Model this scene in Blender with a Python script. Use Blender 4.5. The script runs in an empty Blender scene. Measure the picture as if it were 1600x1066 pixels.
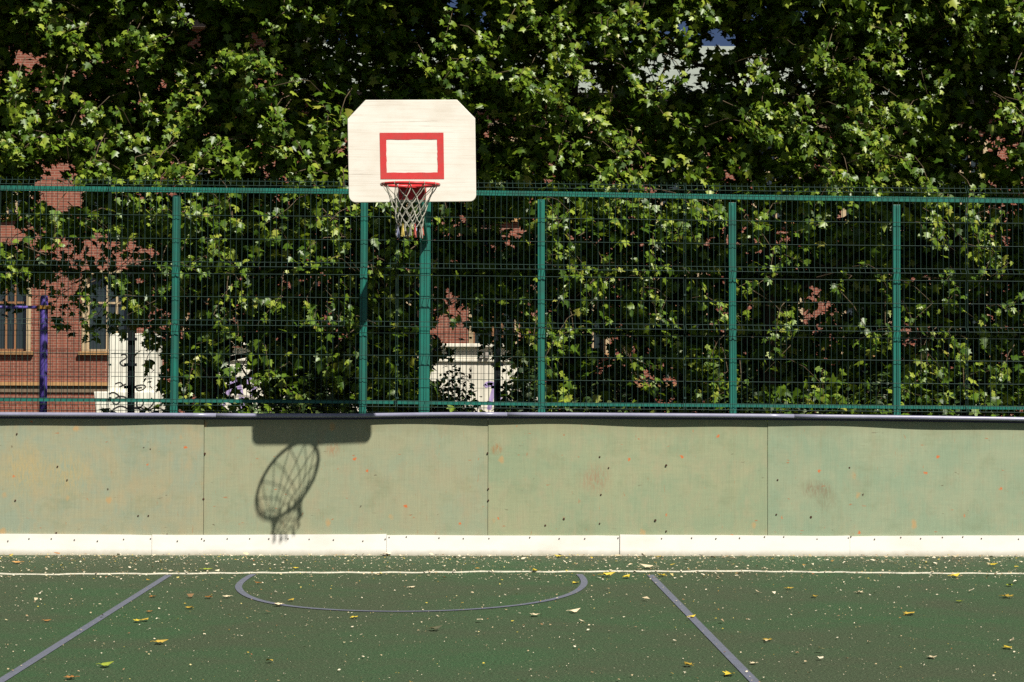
import bpy, math, random
import numpy as np
from mathutils import Vector, Matrix

random.seed(7)
rng = np.random.default_rng(11)
sc = bpy.context.scene
COL = sc.collection
R = math.radians

# ------------------------------------------------------------------ camera model (used to survey positions)
F = 3000.0                       # focal length in photo pixels (photo 1600 x 1066)
D, H = 16.48, 1.46
YAW, PITCH, ROLL = math.atan(73 / F), math.atan(69 / F), 0.0035
CAM = Vector((0, -D, H))
fw = Vector((math.sin(YAW) * math.cos(PITCH), math.cos(YAW) * math.cos(PITCH), math.sin(PITCH)))
r0 = Vector((math.cos(YAW), -math.sin(YAW), 0))
u0 = r0.cross(fw)
rt = r0 * math.cos(ROLL) + u0 * math.sin(ROLL)
up = u0 * math.cos(ROLL) - r0 * math.sin(ROLL)


def ray(px, py):
    return fw + rt * ((px - 800) / F) + up * ((533 - py) / F)


def at(px, py, Y):
    d = ray(px, py)
    return CAM + d * ((Y + D) / d.y)


def flr(px, py, z=0.0):
    d = ray(px, py)
    return CAM + d * ((z - H) / d.z)


def project(P):
    """world points (n,3) -> photo pixels"""
    Q = P - np.array(CAM)
    c = Q @ np.array(fw)
    return 800 + F * (Q @ np.array(rt)) / c, 533 - F * (Q @ np.array(up)) / c


def interp(tab, x):
    xs = [t[0] for t in tab]; ys = [t[1] for t in tab]
    if x <= xs[0]:
        return ys[0] + (ys[1] - ys[0]) / (xs[1] - xs[0]) * (x - xs[0])
    if x >= xs[-1]:
        return ys[-1] + (ys[-1] - ys[-2]) / (xs[-1] - xs[-2]) * (x - xs[-1])
    return float(np.interp(x, xs, ys))


cam = bpy.data.cameras.new('camera')
cam.sensor_width = 36
cam.lens = F / 1600 * 36
cam.clip_end = 2000
co = bpy.data.objects.new('camera', cam)
COL.objects.link(co)
M3 = Matrix((rt, up, -fw)).transposed()
co.matrix_world = Matrix.Translation(CAM) @ M3.to_4x4()
sc.camera = co


# ------------------------------------------------------------------ materials
class NT:
    def __init__(s, name, rough=0.6, spec=0.3):
        s.m = bpy.data.materials.new(name)
        s.m.use_nodes = True
        s.t = s.m.node_tree
        s.b = s.t.nodes['Principled BSDF']
        s.b.inputs['Roughness'].default_value = rough
        s.b.inputs['Specular IOR Level'].default_value = spec
        s.co = s.n('ShaderNodeTexCoord').outputs['Object']

    def n(s, typ, **kw):
        nd = s.t.nodes.new(typ)
        for k, v in kw.items():
            setattr(nd, k, v)
        return nd

    def L(s, a, b):
        s.t.links.new(a, b)

    def mapping(s, scale=(1, 1, 1), loc=(0, 0, 0)):
        m = s.n('ShaderNodeMapping')
        m.inputs['Scale'].default_value = scale
        m.inputs['Location'].default_value = loc
        s.L(s.co, m.inputs['Vector'])
        return m.outputs['Vector']

    def noise(s, vec, scale, detail=4, rough=0.55, dist=0.0):
        n = s.n('ShaderNodeTexNoise')
        n.inputs['Scale'].default_value = scale
        n.inputs['Detail'].default_value = detail
        n.inputs['Roughness'].default_value = rough
        n.inputs['Distortion'].default_value = dist
        s.L(vec, n.inputs['Vector'])
        return n.outputs['Fac']

    def ramp(s, fac, stops, interp='LINEAR'):
        r = s.n('ShaderNodeValToRGB')
        r.color_ramp.interpolation = interp
        e = r.color_ramp.elements
        while len(e) < len(stops):
            e.new(0.5)
        for el, (p, c) in zip(e, stops):
            el.position = p
            el.color = (c[0], c[1], c[2], 1) if isinstance(c, (tuple, list)) else (c, c, c, 1)
        s.L(fac, r.inputs['Fac'])
        return r.outputs['Color']

    def mix(s, fac, a, b, mode='MIX'):
        m = s.n('ShaderNodeMix', data_type='RGBA', blend_type=mode)
        for sock, v in ((0, fac), (6, a), (7, b)):
            if isinstance(v, (int, float)):
                m.inputs[sock].default_value = v
            elif isinstance(v, tuple):
                m.inputs[sock].default_value = (v[0], v[1], v[2], 1)
            else:
                s.L(v, m.inputs[sock])
        return m.outputs[2]

    def math(s, op, a, b=0.0, clamp=False):
        m = s.n('ShaderNodeMath', operation=op, use_clamp=clamp)
        for i, v in enumerate((a, b)):
            if isinstance(v, (int, float)):
                m.inputs[i].default_value = v
            else:
                s.L(v, m.inputs[i])
        return m.outputs[0]

    def color(s, c):
        if isinstance(c, tuple):
            s.b.inputs['Base Color'].default_value = (c[0], c[1], c[2], 1)
        else:
            s.L(c, s.b.inputs['Base Color'])
        return s

    def bump(s, h, strength=0.3, dist=0.01):
        b = s.n('ShaderNodeBump')
        b.inputs['Strength'].default_value = strength
        b.inputs['Distance'].default_value = dist
        s.L(h, b.inputs['Height'])
        s.L(b.outputs['Normal'], s.b.inputs['Normal'])
        return s


def worn(name, base, dirt, rough=0.5, spec=0.3, scale=3.0, amount=0.5, metal=0.0, fine=40):
    t = NT(name, rough, spec)
    a = t.noise(t.mapping(), scale, 6, 0.6)
    b = t.noise(t.mapping(), fine, 3, 0.6)
    f = t.math('MULTIPLY', t.ramp(a, [(0.42, 0.0), (0.7, 1.0)]), amount)
    c = t.mix(f, base, dirt)
    c = t.mix(0.25, c, t.ramp(b, [(0.3, 0.55), (0.7, 1.0)]), 'MULTIPLY')
    t.color(c)
    t.b.inputs['Metallic'].default_value = metal
    t.bump(b, 0.08, 0.004)
    return t.m


MAT = {}
MAT['green_paint'] = worn('green_paint', (0.013, 0.145, 0.11), (0.022, 0.09, 0.07), 0.42, 0.4, 5, 0.8)
MAT['wire'] = worn('green_wire', (0.018, 0.042, 0.034), (0.025, 0.04, 0.036), 0.45, 0.4, 3, 0.6)
MAT['dark_wire'] = worn('dark_wire', (0.008, 0.016, 0.013), (0.01, 0.012, 0.012), 0.6, 0.2)
MAT['dark_post'] = worn('dark_post', (0.006, 0.009, 0.012), (0.012, 0.012, 0.012), 0.7, 0.15)
MAT['purple'] = worn('purple_paint', (0.09, 0.06, 0.29), (0.06, 0.04, 0.2), 0.45, 0.4, 6, 0.5)
MAT['ochre'] = worn('ochre_clamp', (0.32, 0.16, 0.02), (0.2, 0.09, 0.02), 0.5)
MAT['cap'] = worn('lilac_cap', (0.24, 0.24, 0.33), (0.16, 0.155, 0.24), 0.3, 0.5, 4, 0.6)
MAT['navy_shade'] = worn('navy_underside_shade', (0.04, 0.035, 0.08), (0.03, 0.025, 0.05), 0.5, 0.3)  # dark navy standing in for the shade under the cap rail
MAT['red'] = worn('red_paint', (0.52, 0.025, 0.03), (0.33, 0.03, 0.03), 0.4, 0.4, 9, 0.5)
MAT['red_line'] = worn('red_line', (0.55, 0.045, 0.045), (0.4, 0.07, 0.06), 0.6, 0.2, 12, 0.6)
MAT['cord'] = worn('net_cord', (0.36, 0.35, 0.29), (0.12, 0.115, 0.09), 0.8, 0.1, 18, 0.9)
MAT['cord_red'] = worn('net_cord_red', (0.45, 0.09, 0.07), (0.4, 0.2, 0.12), 0.8, 0.1, 18, 0.9)
MAT['cord_blue'] = worn('net_cord_blue', (0.25, 0.27, 0.42), (0.4, 0.38, 0.4), 0.8, 0.1, 18, 0.9)
MAT['cord_yellow'] = worn('net_cord_yellow', (0.55, 0.42, 0.1), (0.4, 0.33, 0.12), 0.8, 0.1, 18, 0.9)
MAT['screw'] = worn('screw_head', (0.12, 0.11, 0.1), (0.06, 0.04, 0.03), 0.5, 0.4)
MAT['rust_screw'] = worn('rusty_screw', (0.06, 0.025, 0.015), (0.03, 0.015, 0.01), 0.8, 0.2)
MAT['beige'] = worn('beige_stone', (0.47, 0.36, 0.22), (0.34, 0.25, 0.15), 0.8, 0.2, 1.2, 0.7, fine=14)
MAT['ochre_stone'] = worn('ochre_stone', (0.42, 0.24, 0.10), (0.32, 0.17, 0.08), 0.8, 0.2, 1.2, 0.7, fine=14)
MAT['grey_band'] = worn('grey_band', (0.2, 0.15, 0.1), (0.13, 0.1, 0.08), 0.85, 0.1, 1.0, 0.7, fine=14)
MAT['white_plaster'] = worn('white_plaster', (0.74, 0.72, 0.62), (0.55, 0.52, 0.43), 0.8, 0.2, 1.3, 0.6, fine=10)
MAT['white_wall'] = worn('white_wall_plaster', (0.72, 0.68, 0.57), (0.52, 0.48, 0.4), 0.8, 0.2, 0.9, 0.6, fine=10)
MAT['wood_sash'] = worn('wood_sash', (0.27, 0.13, 0.06), (0.2, 0.1, 0.05), 0.6)
MAT['roof_metal'] = worn('pale_roof_metal', (0.25, 0.28, 0.245), (0.18, 0.2, 0.18), 0.5, 0.4, 0.4, 0.6, fine=6)
MAT['spray_black'] = worn('spray_black', (0.025, 0.025, 0.025), (0.06, 0.05, 0.05), 0.6)
MAT['spray_purple'] = worn('spray_purple', (0.35, 0.26, 0.5), (0.5, 0.42, 0.6), 0.7)
MAT['spray_grey'] = worn('spray_grey', (0.3, 0.27, 0.24), (0.45, 0.4, 0.35), 0.7)
MAT['bark'] = worn('bark', (0.09, 0.065, 0.045), (0.045, 0.035, 0.028), 0.9, 0.1, 8, 0.8)
MAT['twig'] = worn('twig', (0.11, 0.08, 0.05), (0.06, 0.045, 0.03), 0.8, 0.1, 8, 0.8)
MAT['soffit'] = worn('soffit', (0.2, 0.16, 0.14), (0.14, 0.11, 0.1), 0.8, 0.1)
g = NT('window_glass', 0.06, 0.6); g.color((0.02, 0.028, 0.03)); MAT['glass'] = g.m
g = worn('curtain', (0.35, 0.36, 0.28), (0.25, 0.26, 0.2), 0.9, 0.1, 2, 0.6); MAT['curtain'] = g


def brick_mat():
    t = NT('red_brick', 0.85, 0.15)
    v = t.n('ShaderNodeSeparateXYZ'); t.L(t.co, v.inputs[0])
    c = t.n('ShaderNodeCombineXYZ')
    t.L(t.math('ADD', v.outputs[0], v.outputs[1]), c.inputs[0])
    t.L(v.outputs[2], c.inputs[1])
    b = t.n('ShaderNodeTexBrick')
    t.L(c.outputs[0], b.inputs['Vector'])
    b.inputs['Scale'].default_value = 1.0
    b.inputs['Brick Width'].default_value = 0.26
    b.inputs['Row Height'].default_value = 0.077
    b.inputs['Mortar Size'].default_value = 0.008
    b.inputs['Color1'].default_value = (0.275, 0.088, 0.056, 1)
    b.inputs['Color2'].default_value = (0.19, 0.062, 0.042, 1)
    b.inputs['Mortar'].default_value = (0.30, 0.2, 0.15, 1)
    n = t.noise(t.mapping(), 0.7, 6, 0.6)
    col = t.mix(0.5, b.outputs['Color'], t.ramp(n, [(0.3, 0.6), (0.7, 1.0)]), 'MULTIPLY')
    t.color(col).bump(b.outputs['Fac'], -0.3, 0.008)
    return t.m


MAT['brick'] = brick_mat()


def board_mat(i, tint):
    """weathered painted plywood: fine vertical grain, mottling, rust spots, dark holes, scuffs"""
    t = NT('board_paint_%d' % i, 0.62, 0.25)
    off = (i * 7.3, 0, i * 3.1)
    big = t.noise(t.mapping((0.9, 1, 0.9), off), 2.4, 6, 0.65, 0.6)
    med = t.noise(t.mapping((1.6, 1, 0.9), off), 5.0, 5, 0.65)
    c = t.mix(t.ramp(big, [(0.40, 0.0), (0.60, 1.0)]), tint[0], tint[1])
    c = t.mix(t.math('MULTIPLY', t.ramp(med, [(0.48, 0.0), (0.68, 1.0)]), 0.6), c, tint[2])
    dk = t.noise(t.mapping((1.0, 1, 1.2), (off[0] + 4, 0, off[2] + 9)), 3.4, 6, 0.7)
    c = t.mix(t.math('MULTIPLY', t.ramp(dk, [(0.52, 0.0), (0.72, 1.0)]), 0.4), c, (0.17, 0.2, 0.11))
    grain = t.noise(t.mapping((110, 1, 3.0), off), 1.0, 3, 0.7)
    c = t.mix(0.30, c, t.ramp(grain, [(0.3, 0.62), (0.6, 1.0)]), 'MULTIPLY')
    grain2 = t.noise(t.mapping((5, 1, 70), off), 1.0, 3, 0.7)
    c = t.mix(0.16, c, t.ramp(grain2, [(0.3, 0.6), (0.6, 1.0)]), 'MULTIPLY')
    # streaks running down
    st = t.noise(t.mapping((14, 1, 0.7), off), 1.0, 4, 0.6)
    c = t.mix(t.math('MULTIPLY', t.ramp(st, [(0.55, 0.0), (0.8, 1.0)]), 0.35), c, (0.30, 0.25, 0.14))
    sep = t.n('ShaderNodeSeparateXYZ'); t.L(t.co, sep.inputs[0])
    # brownish band below the rail, stronger towards the top edge, broken by noise
    topn = t.noise(t.mapping((3, 1, 1), off), 1.3, 4, 0.6)
    zz = t.math('ADD', sep.outputs[2], t.math('MULTIPLY', topn, 0.16))
    c = t.mix(t.math('MULTIPLY', t.ramp(zz, [(0.0, 0.0), (1.0, 1.0)]), 0.0), c, (0.2, 0.17, 0.09))
    gr = t.n('ShaderNodeMapRange'); t.L(zz, gr.inputs[0])
    gr.inputs[1].default_value = 1.10; gr.inputs[2].default_value = 1.30
    c = t.mix(t.math('MULTIPLY', gr.outputs[0], 0.55), c, (0.19, 0.16, 0.085))

    def spots(scale, thr, colr, seed, keep, stretch=(1, 1, 1), amt=1.0):
        nonlocal c
        v = t.n('ShaderNodeTexVoronoi')
        v.inputs['Scale'].default_value = scale
        wob = t.n('ShaderNodeTexNoise'); wob.inputs['Scale'].default_value = 26
        wob.inputs['Detail'].default_value = 3
        m = t.mapping(stretch, (seed, seed * 1.7, off[2] + seed))
        t.L(m, wob.inputs['Vector'])
        add = t.n('ShaderNodeVectorMath', operation='MULTIPLY_ADD')
        t.L(wob.outputs['Color'], add.inputs[0]); add.inputs[1].default_value = (0.05, 0.05, 0.05)
        t.L(m, add.inputs[2])
        fl = t.n('ShaderNodeVectorMath', operation='MULTIPLY'); t.L(add.outputs[0], fl.inputs[0])
        fl.inputs[1].default_value = (1, 0, 1)
        t.L(fl.outputs[0], v.inputs['Vector'])
        sepc = t.n('ShaderNodeSeparateColor'); t.L(v.outputs['Color'], sepc.inputs[0])
        k = t.math('GREATER_THAN', sepc.outputs[0], keep)
        size = t.math('MULTIPLY', sepc.outputs[1], thr)
        mr = t.n('ShaderNodeMapRange'); t.L(v.outputs['Distance'], mr.inputs[0])
        t.L(size, mr.inputs[1]); t.L(t.math('MULTIPLY', size, 0.45), mr.inputs[2])
        mr.inputs[3].default_value = 0; mr.inputs[4].default_value = 1
        c = t.mix(t.math('MULTIPLY', t.math('MULTIPLY', k, mr.outputs[0]), amt), c, colr)

    spots(5.5, 0.19, (0.42, 0.26, 0.11), 2.0, 0.35, (1, 1, 0.8), 0.7)
    spots(9.0, 0.16, (0.50, 0.13, 0.035), 5.0, 0.66, (1, 1, 1), 0.95)
    spots(11.0, 0.13, (0.32, 0.15, 0.07), 9.0, 0.5, (0.7, 1, 1.8), 0.85)
    spots(6.0, 0.07, (0.05, 0.03, 0.02), 13.0, 0.6, (1, 1, 1), 1.0)
    spots(12.0, 0.09, (0.10, 0.085, 0.05), 17.0, 0.7, (0.6, 1, 2.2), 0.8)
    # short scratches and dashes of bare wood
    for (sc_, seed, lo_, colr, am) in (((46, 1, 9), 3.0, 0.70, (0.30, 0.19, 0.10), 0.75), ((11, 1, 52), 8.0, 0.72, (0.13, 0.11, 0.07), 0.6), ((30, 1, 26), 21.0, 0.73, (0.36, 0.16, 0.06), 0.85)):
        sn = t.noise(t.mapping(sc_, (seed, 0, off[2] + seed)), 1.0, 4, 0.6, 0.6)
        c = t.mix(t.math('MULTIPLY', t.ramp(sn, [(lo_ - 0.03, 0.0), (lo_ + 0.02, 1.0)]), am), c, colr)
    # a few particular scuffs
    for (px, py, rad, colr, amt) in SCUFFS:
        P = at(px, py, 0)
        vs = t.n('ShaderNodeVectorMath', operation='DISTANCE')
        fl = t.n('ShaderNodeVectorMath', operation='MULTIPLY'); t.L(t.co, fl.inputs[0])
        fl.inputs[1].default_value = (1, 0, 1)
        t.L(fl.outputs[0], vs.inputs[0]); vs.inputs[1].default_value = (P.x, 0, P.z)
        mr = t.n('ShaderNodeMapRange'); t.L(vs.outputs['Value'], mr.inputs[0])
        mr.inputs[1].default_value = rad; mr.inputs[2].default_value = rad * 0.2
        sn = t.noise(t.mapping((60, 1, 14), (px, 0, py)), 1.0, 4, 0.7)
        k = t.math('MULTIPLY', mr.outputs[0], t.ramp(sn, [(0.4, 0.0), (0.58, 1.0)]))
        c = t.mix(t.math('MULTIPLY', k, amt), c, colr)
    t.color(c)
    t.bump(grain, 0.1, 0.003)
    return t.m


SCUFFS = [(1268, 764, 0.10, (0.2, 0.13, 0.08), 0.7), (1286, 763, 0.09, (0.2, 0.13, 0.08), 0.7),
          (930, 748, 0.17, (0.28, 0.17, 0.10), 0.7), (520, 702, 0.08, (0.3, 0.17, 0.09), 0.8),
          (776, 702, 0.06, (0.3, 0.14, 0.05), 1.0), (106, 740, 0.25, (0.44, 0.31, 0.12), 0.5),
          (40, 735, 0.28, (0.44, 0.31, 0.12), 0.5), (1290, 780, 0.12, (0.17, 0.14, 0.08), 0.5)]


def floor_mat():
    t = NT('green_court', 0.75, 0.2)
    a = t.noise(t.mapping((1, 1, 1)), 0.55, 5, 0.6, 0.5)
    b = t.noise(t.mapping((1, 1.0, 1)), 2.6, 5, 0.65)
    c = t.mix(t.ramp(a, [(0.40, 0.0), (0.62, 1.0)]), (0.042, 0.060, 0.032), (0.032, 0.069, 0.030))
    c = t.mix(t.math('MULTIPLY', t.ramp(b, [(0.45, 0.0), (0.7, 1.0)]), 0.45), c, (0.048, 0.054, 0.032))
    g1 = t.noise(t.mapping(), 75, 3, 0.8)
    g2 = t.noise(t.mapping(), 380, 2, 0.7)
    c = t.mix(0.75, c, t.ramp(g1, [(0.36, 0.3), (0.64, 1.7)]), 'MULTIPLY')
    c = t.mix(0.7, c, t.ramp(g2, [(0.36, 0.3), (0.64, 1.6)]), 'MULTIPLY')
    # pale worn grains
    g3 = t.noise(t.mapping(), 110, 1, 0.5)
    c = t.mix(t.math('MULTIPLY', t.ramp(g3, [(0.70, 0.0), (0.74, 1.0)]), 0.75), c, (0.26, 0.25, 0.16))
    t.color(c)
    t.bump(t.math('ADD', g1, g2), 0.35, 0.004)
    return t.m


MAT['floor'] = floor_mat()


def line_mat(name, col, thin=0.5):
    t = NT(name, 0.75, 0.2)
    g1 = t.noise(t.mapping(), 62, 4, 0.8)
    g2 = t.noise(t.mapping(), 9, 4, 0.7)
    c = t.mix(0.7, col, t.ramp(g1, [(0.3, 0.5), (0.66, 1.4)]), 'MULTIPLY')
    wear = t.math('MULTIPLY', t.ramp(g1, [(0.50, 0.0), (0.60, 1.0)]), t.ramp(g2, [(0.3, thin), (0.7, 1.0)]))
    c = t.mix(t.math('MULTIPLY', wear, 0.8), c, (0.034, 0.048, 0.024))
    t.color(c).bump(g1, 0.3, 0.004)
    return t.m


MAT['blue_line'] = line_mat('blue_line', (0.115, 0.123, 0.163), 0.0)
MAT['white_line'] = line_mat('white_line', (0.5, 0.47, 0.38), 0.3)
t = NT('earth', 0.9, 0.1)
t.color(t.ramp(t.noise(t.mapping(), 1.5, 6), [(0.3, (0.05, 0.04, 0.028)), (0.7, (0.06, 0.07, 0.03))]))
MAT['earth'] = t.m


def kick_mat():
    t = NT('white_kick', 0.5, 0.3)
    a = t.noise(t.mapping((1, 1, 2)), 2.2, 5, 0.6)
    c = t.mix(t.ramp(a, [(0.45, 0.0), (0.75, 1.0)]), (0.77, 0.74, 0.685), (0.69, 0.64, 0.57))
    b = t.noise(t.mapping((20, 1, 60)), 1.0, 3, 0.7)
    c = t.mix(t.math('MULTIPLY', t.ramp(b, [(0.66, 0.0), (0.8, 1.0)]), 0.35), c, (0.35, 0.3, 0.24))
    sep = t.n('ShaderNodeSeparateXYZ'); t.L(t.co, sep.inputs[0])
    sp = t.noise(t.mapping((8, 1, 8)), 1.6, 4, 0.6)
    z = t.math('SUBTRACT', sep.outputs[2], t.math('MULTIPLY', sp, 0.03))
    mr = t.n('ShaderNodeMapRange'); t.L(z, mr.inputs[0])
    mr.inputs[1].default_value = 0.04; mr.inputs[2].default_value = -0.012
    c = t.mix(t.math('MULTIPLY', mr.outputs[0], 0.75), c, (0.3, 0.27, 0.18))
    t.color(c)
    return t.m


MAT['kick'] = kick_mat()


def backboard_mat():
    t = NT('backboard_white', 0.5, 0.3)
    g1 = t.noise(t.mapping((2.2, 1, 75)), 1.0, 5, 0.65, 0.3)
    g2 = t.noise(t.mapping((1.3, 1, 1.5)), 2.0, 4, 0.6)
    g3 = t.noise(t.mapping((1.2, 1, 24)), 1.0, 3, 0.6, 0.2)
    c = t.mix(t.ramp(g2, [(0.4, 0.0), (0.7, 1.0)]), (0.73, 0.695, 0.625), (0.64, 0.585, 0.505))
    c = t.mix(t.math('MULTIPLY', t.ramp(g1, [(0.5, 0.0), (0.72, 1.0)]), 0.32), c, (0.42, 0.31, 0.22))
    k = t.math('MULTIPLY', t.ramp(g1, [(0.60, 0.0), (0.68, 1.0)]), t.ramp(g3, [(0.55, 0.0), (0.68, 1.0)]))
    c = t.mix(t.math('MULTIPLY', k, 0.7), c, (0.1, 0.09, 0.08))
    t.color(c).bump(g1, 0.12, 0.003)
    return t.m


MAT['backboard'] = backboard_mat()


def leaf_mat(name, stops, trans=0.3, rough=0.42, tcol=(0.2, 0.28, 0.012)):
    t = NT(name, rough, 0.45)
    g = t.n('ShaderNodeNewGeometry')
    c = t.ramp(g.outputs['Random Per Island'], stops)
    t.color(c)
    tr = t.n('ShaderNodeBsdfTranslucent')
    t.L(t.mix(0.6, c, tcol), tr.inputs['Color'])
    mx = t.n('ShaderNodeMixShader'); mx.inputs[0].default_value = trans
    t.L(t.b.outputs[0], mx.inputs[1]); t.L(tr.outputs[0], mx.inputs[2])
    t.L(mx.outputs[0], t.t.nodes['Material Output'].inputs['Surface'])
    return t.m


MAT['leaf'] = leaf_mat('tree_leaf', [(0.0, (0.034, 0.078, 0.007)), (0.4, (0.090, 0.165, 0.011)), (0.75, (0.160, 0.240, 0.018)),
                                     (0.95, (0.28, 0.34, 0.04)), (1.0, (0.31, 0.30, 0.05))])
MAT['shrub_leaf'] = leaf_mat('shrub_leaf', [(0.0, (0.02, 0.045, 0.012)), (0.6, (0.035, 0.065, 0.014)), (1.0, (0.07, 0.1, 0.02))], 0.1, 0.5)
def fallen(name, base):
    t = NT(name, 0.6, 0.25)
    n = t.noise(t.mapping(), 26, 4)
    t.color(t.mix(t.ramp(n, [(0.4, 0.0), (0.7, 1.0)]), base, tuple(x * 0.6 for x in base)))
    return t.m
for k, c in dict(yellow=(0.55, 0.42, 0.045), brown=(0.28, 0.13, 0.035), pale=(0.6, 0.5, 0.33), green=(0.24, 0.29, 0.03),
                 orange=(0.5, 0.25, 0.06), olive=(0.06, 0.06, 0.025), ochre=(0.42, 0.29, 0.045)).items():
    MAT['fallen_' + k] = fallen('fallen_' + k, c)
t = NT('litter', 0.7, 0.2)
g = t.n('ShaderNodeNewGeometry')
t.color(t.ramp(g.outputs['Random Per Island'], [(0.0, (0.16, 0.09, 0.04)), (0.25, (0.42, 0.33, 0.2)), (0.5, (0.58, 0.5, 0.36)),
                                               (0.8, (0.62, 0.55, 0.42)), (0.9, (0.42, 0.34, 0.05)), (1.0, (0.25, 0.09, 0.04))]))
MAT['litter'] = t.m


# ------------------------------------------------------------------ mesh helpers
class MB:
    def __init__(s):
        s.v = []; s.f = []; s.m = []; s.mi = 0

    def add(s, vs, fs):
        o = len(s.v)
        s.v += [tuple(v) for v in vs]
        for f in fs:
            s.f.append([i + o for i in f]); s.m.append(s.mi)

    def box(s, a, b):
        x0, y0, z0 = (min(a[i], b[i]) for i in range(3)); x1, y1, z1 = (max(a[i], b[i]) for i in range(3))
        s.add([(x0, y0, z0), (x1, y0, z0), (x1, y1, z0), (x0, y1, z0), (x0, y0, z1), (x1, y0, z1), (x1, y1, z1), (x0, y1, z1)],
              [(0, 3, 2, 1), (4, 5, 6, 7), (0, 1, 5, 4), (1, 2, 6, 5), (2, 3, 7, 6), (3, 0, 4, 7)])

    def bar(s, p, q, w, d, upv=(0, 0, 1)):
        """rectangular bar from p to q"""
        p = Vector(p); q = Vector(q); t = (q - p).normalized()
        a = t.cross(Vector(upv))
        if a.length < 1e-4:
            a = t.cross(Vector((0, 1, 0)))
        a.normalize(); b = a.cross(t).normalized()
        vs = []
        for c in (p, q):
            for i, j in ((-1, -1), (1, -1), (1, 1), (-1, 1)):
                vs.append(c + a * (w / 2 * i) + b * (d / 2 * j))
        s.add(vs, [(0, 3, 2, 1), (4, 5, 6, 7), (0, 1, 5, 4), (1, 2, 6, 5), (2, 3, 7, 6), (3, 0, 4, 7)])

    def tube(s, pts, r, n=6, closed=False, cap=True):
        pts = [Vector(p) for p in pts]
        rr = r if isinstance(r, (list, tuple)) else [r] * len(pts)
        N = len(pts); vs = []; fs = []
        ref = None
        for i, p in enumerate(pts):
            if closed:
                t = pts[(i + 1) % N] - pts[i - 1]
            else:
                t = pts[min(i + 1, N - 1)] - pts[max(i - 1, 0)]
            t.normalize()
            if ref is None:
                ref = Vector((0, 0, 1)) if abs(t.z) < 0.9 else Vector((1, 0, 0))
            a = t.cross(ref)
            if a.length < 1e-5:
                a = t.cross(Vector((0, 1, 0.3)))
            a.normalize(); b = t.cross(a); ref = -b if False else (a.cross(t))
            for k in range(n):
                th = 2 * math.pi * k / n
                vs.append(p + (a * math.cos(th) + b * math.sin(th)) * rr[i])
        for i in range(N if closed else N - 1):
            j = (i + 1) % N
            for k in range(n):
                k2 = (k + 1) % n
                fs.append((i * n + k, i * n + k2, j * n + k2, j * n + k))
        if cap and not closed:
            fs.append(tuple(range(n - 1, -1, -1)))
            fs.append(tuple((N - 1) * n + k for k in range(n)))
        s.add(vs, fs)

    def prism(s, outline, y0, y1):
        """outline in (x,z), extruded along y"""
        n = len(outline)
        vs = [(x, y0, z) for x, z in outline] + [(x, y1, z) for x, z in outline]
        fs = [tuple(range(n)), tuple(range(2 * n - 1, n - 1, -1))]
        fs += [(i, i + n, (i + 1) % n + n, (i + 1) % n) for i in range(n)]
        s.add(vs, fs)

    def build(s, name, mat, parent=None, smooth=False, bevel=0.0, origin=None):
        me = bpy.data.meshes.new(name)
        v = s.v
        if origin is not None:
            v = [(a - origin[0], b - origin[1], c - origin[2]) for a, b, c in v]
        me.from_pydata(v, [], s.f)
        for m in (mat if isinstance(mat, list) else [mat]):
            me.materials.append(m)
        if any(s.m):
            me.polygons.foreach_set('material_index', s.m)
        if smooth:
            me.polygons.foreach_set('use_smooth', [True] * len(me.polygons))
        me.update()
        o = bpy.data.objects.new(name, me)
        COL.objects.link(o)
        if origin is not None:
            o.location = origin
        if parent:
            put(o, parent)
        if bevel:
            b = o.modifiers.new('bevel', 'BEVEL'); b.width = bevel; b.segments = 2; b.limit_method = 'ANGLE'
        return o


def world_loc(o):
    l = Vector((0, 0, 0))
    while o:
        l += Vector(o.location); o = o.parent
    return l


def put(o, parent):
    """parent o, keeping it where it stands (nothing here is rotated)"""
    l = Vector(o.location) - world_loc(parent)
    o.parent = parent; o.location = l


def tag(o, label=None, cat=None, group=None, kind=None):
    for k, v in (('label', label), ('category', cat), ('group', group), ('kind', kind)):
        if v:
            o[k] = v
    return o


def thing(name, label, cat, loc=(0, 0, 0), group=None):
    o = bpy.data.objects.new(name, None)
    o.empty_display_size = 0.2
    COL.objects.link(o); o.location = loc
    return tag(o, label, cat, group)


# ------------------------------------------------------------------ sun and sky
EB = 1.31                                    # the backboard stands this far in front of the wall
Pb = at(544, 316, -EB); Sb = at(395, 690, 0)
sd = (Sb - Pb).normalized()                  # direction the light travels
ts = -sd
el = math.asin(ts.z)
rot = math.atan2(ts.x, ts.y)
sun = bpy.data.lights.new('sun', 'SUN')
sun.energy = 5.0; sun.angle = R(0.53); sun.color = (1.0, 0.955, 0.86)
so = bpy.data.objects.new('sun', sun); COL.objects.link(so)
so.rotation_euler = sd.to_track_quat('-Z', 'Y').to_euler()
so.location = (6, -20, 20)
w = bpy.data.worlds.new('World'); sc.world = w; w.use_nodes = True
nt = w.node_tree
sky = nt.nodes.new('ShaderNodeTexSky'); sky.sky_type = 'NISHITA'; sky.sun_disc = False
sky.sun_elevation = el; sky.sun_rotation = rot
sky.air_density = 0.2; sky.dust_density = 0.7; sky.ozone_density = 1.0
nt.links.new(sky.outputs[0], nt.nodes['Background'].inputs[0])
nt.nodes['Background'].inputs[1].default_value = 0.05
sc.view_settings.view_transform = 'Standard'; sc.view_settings.look = 'None'
sc.view_settings.exposure = 0.68; sc.view_settings.gamma = 1.0
print('SUN', sd[:], math.degrees(el), math.degrees(rot))

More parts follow.
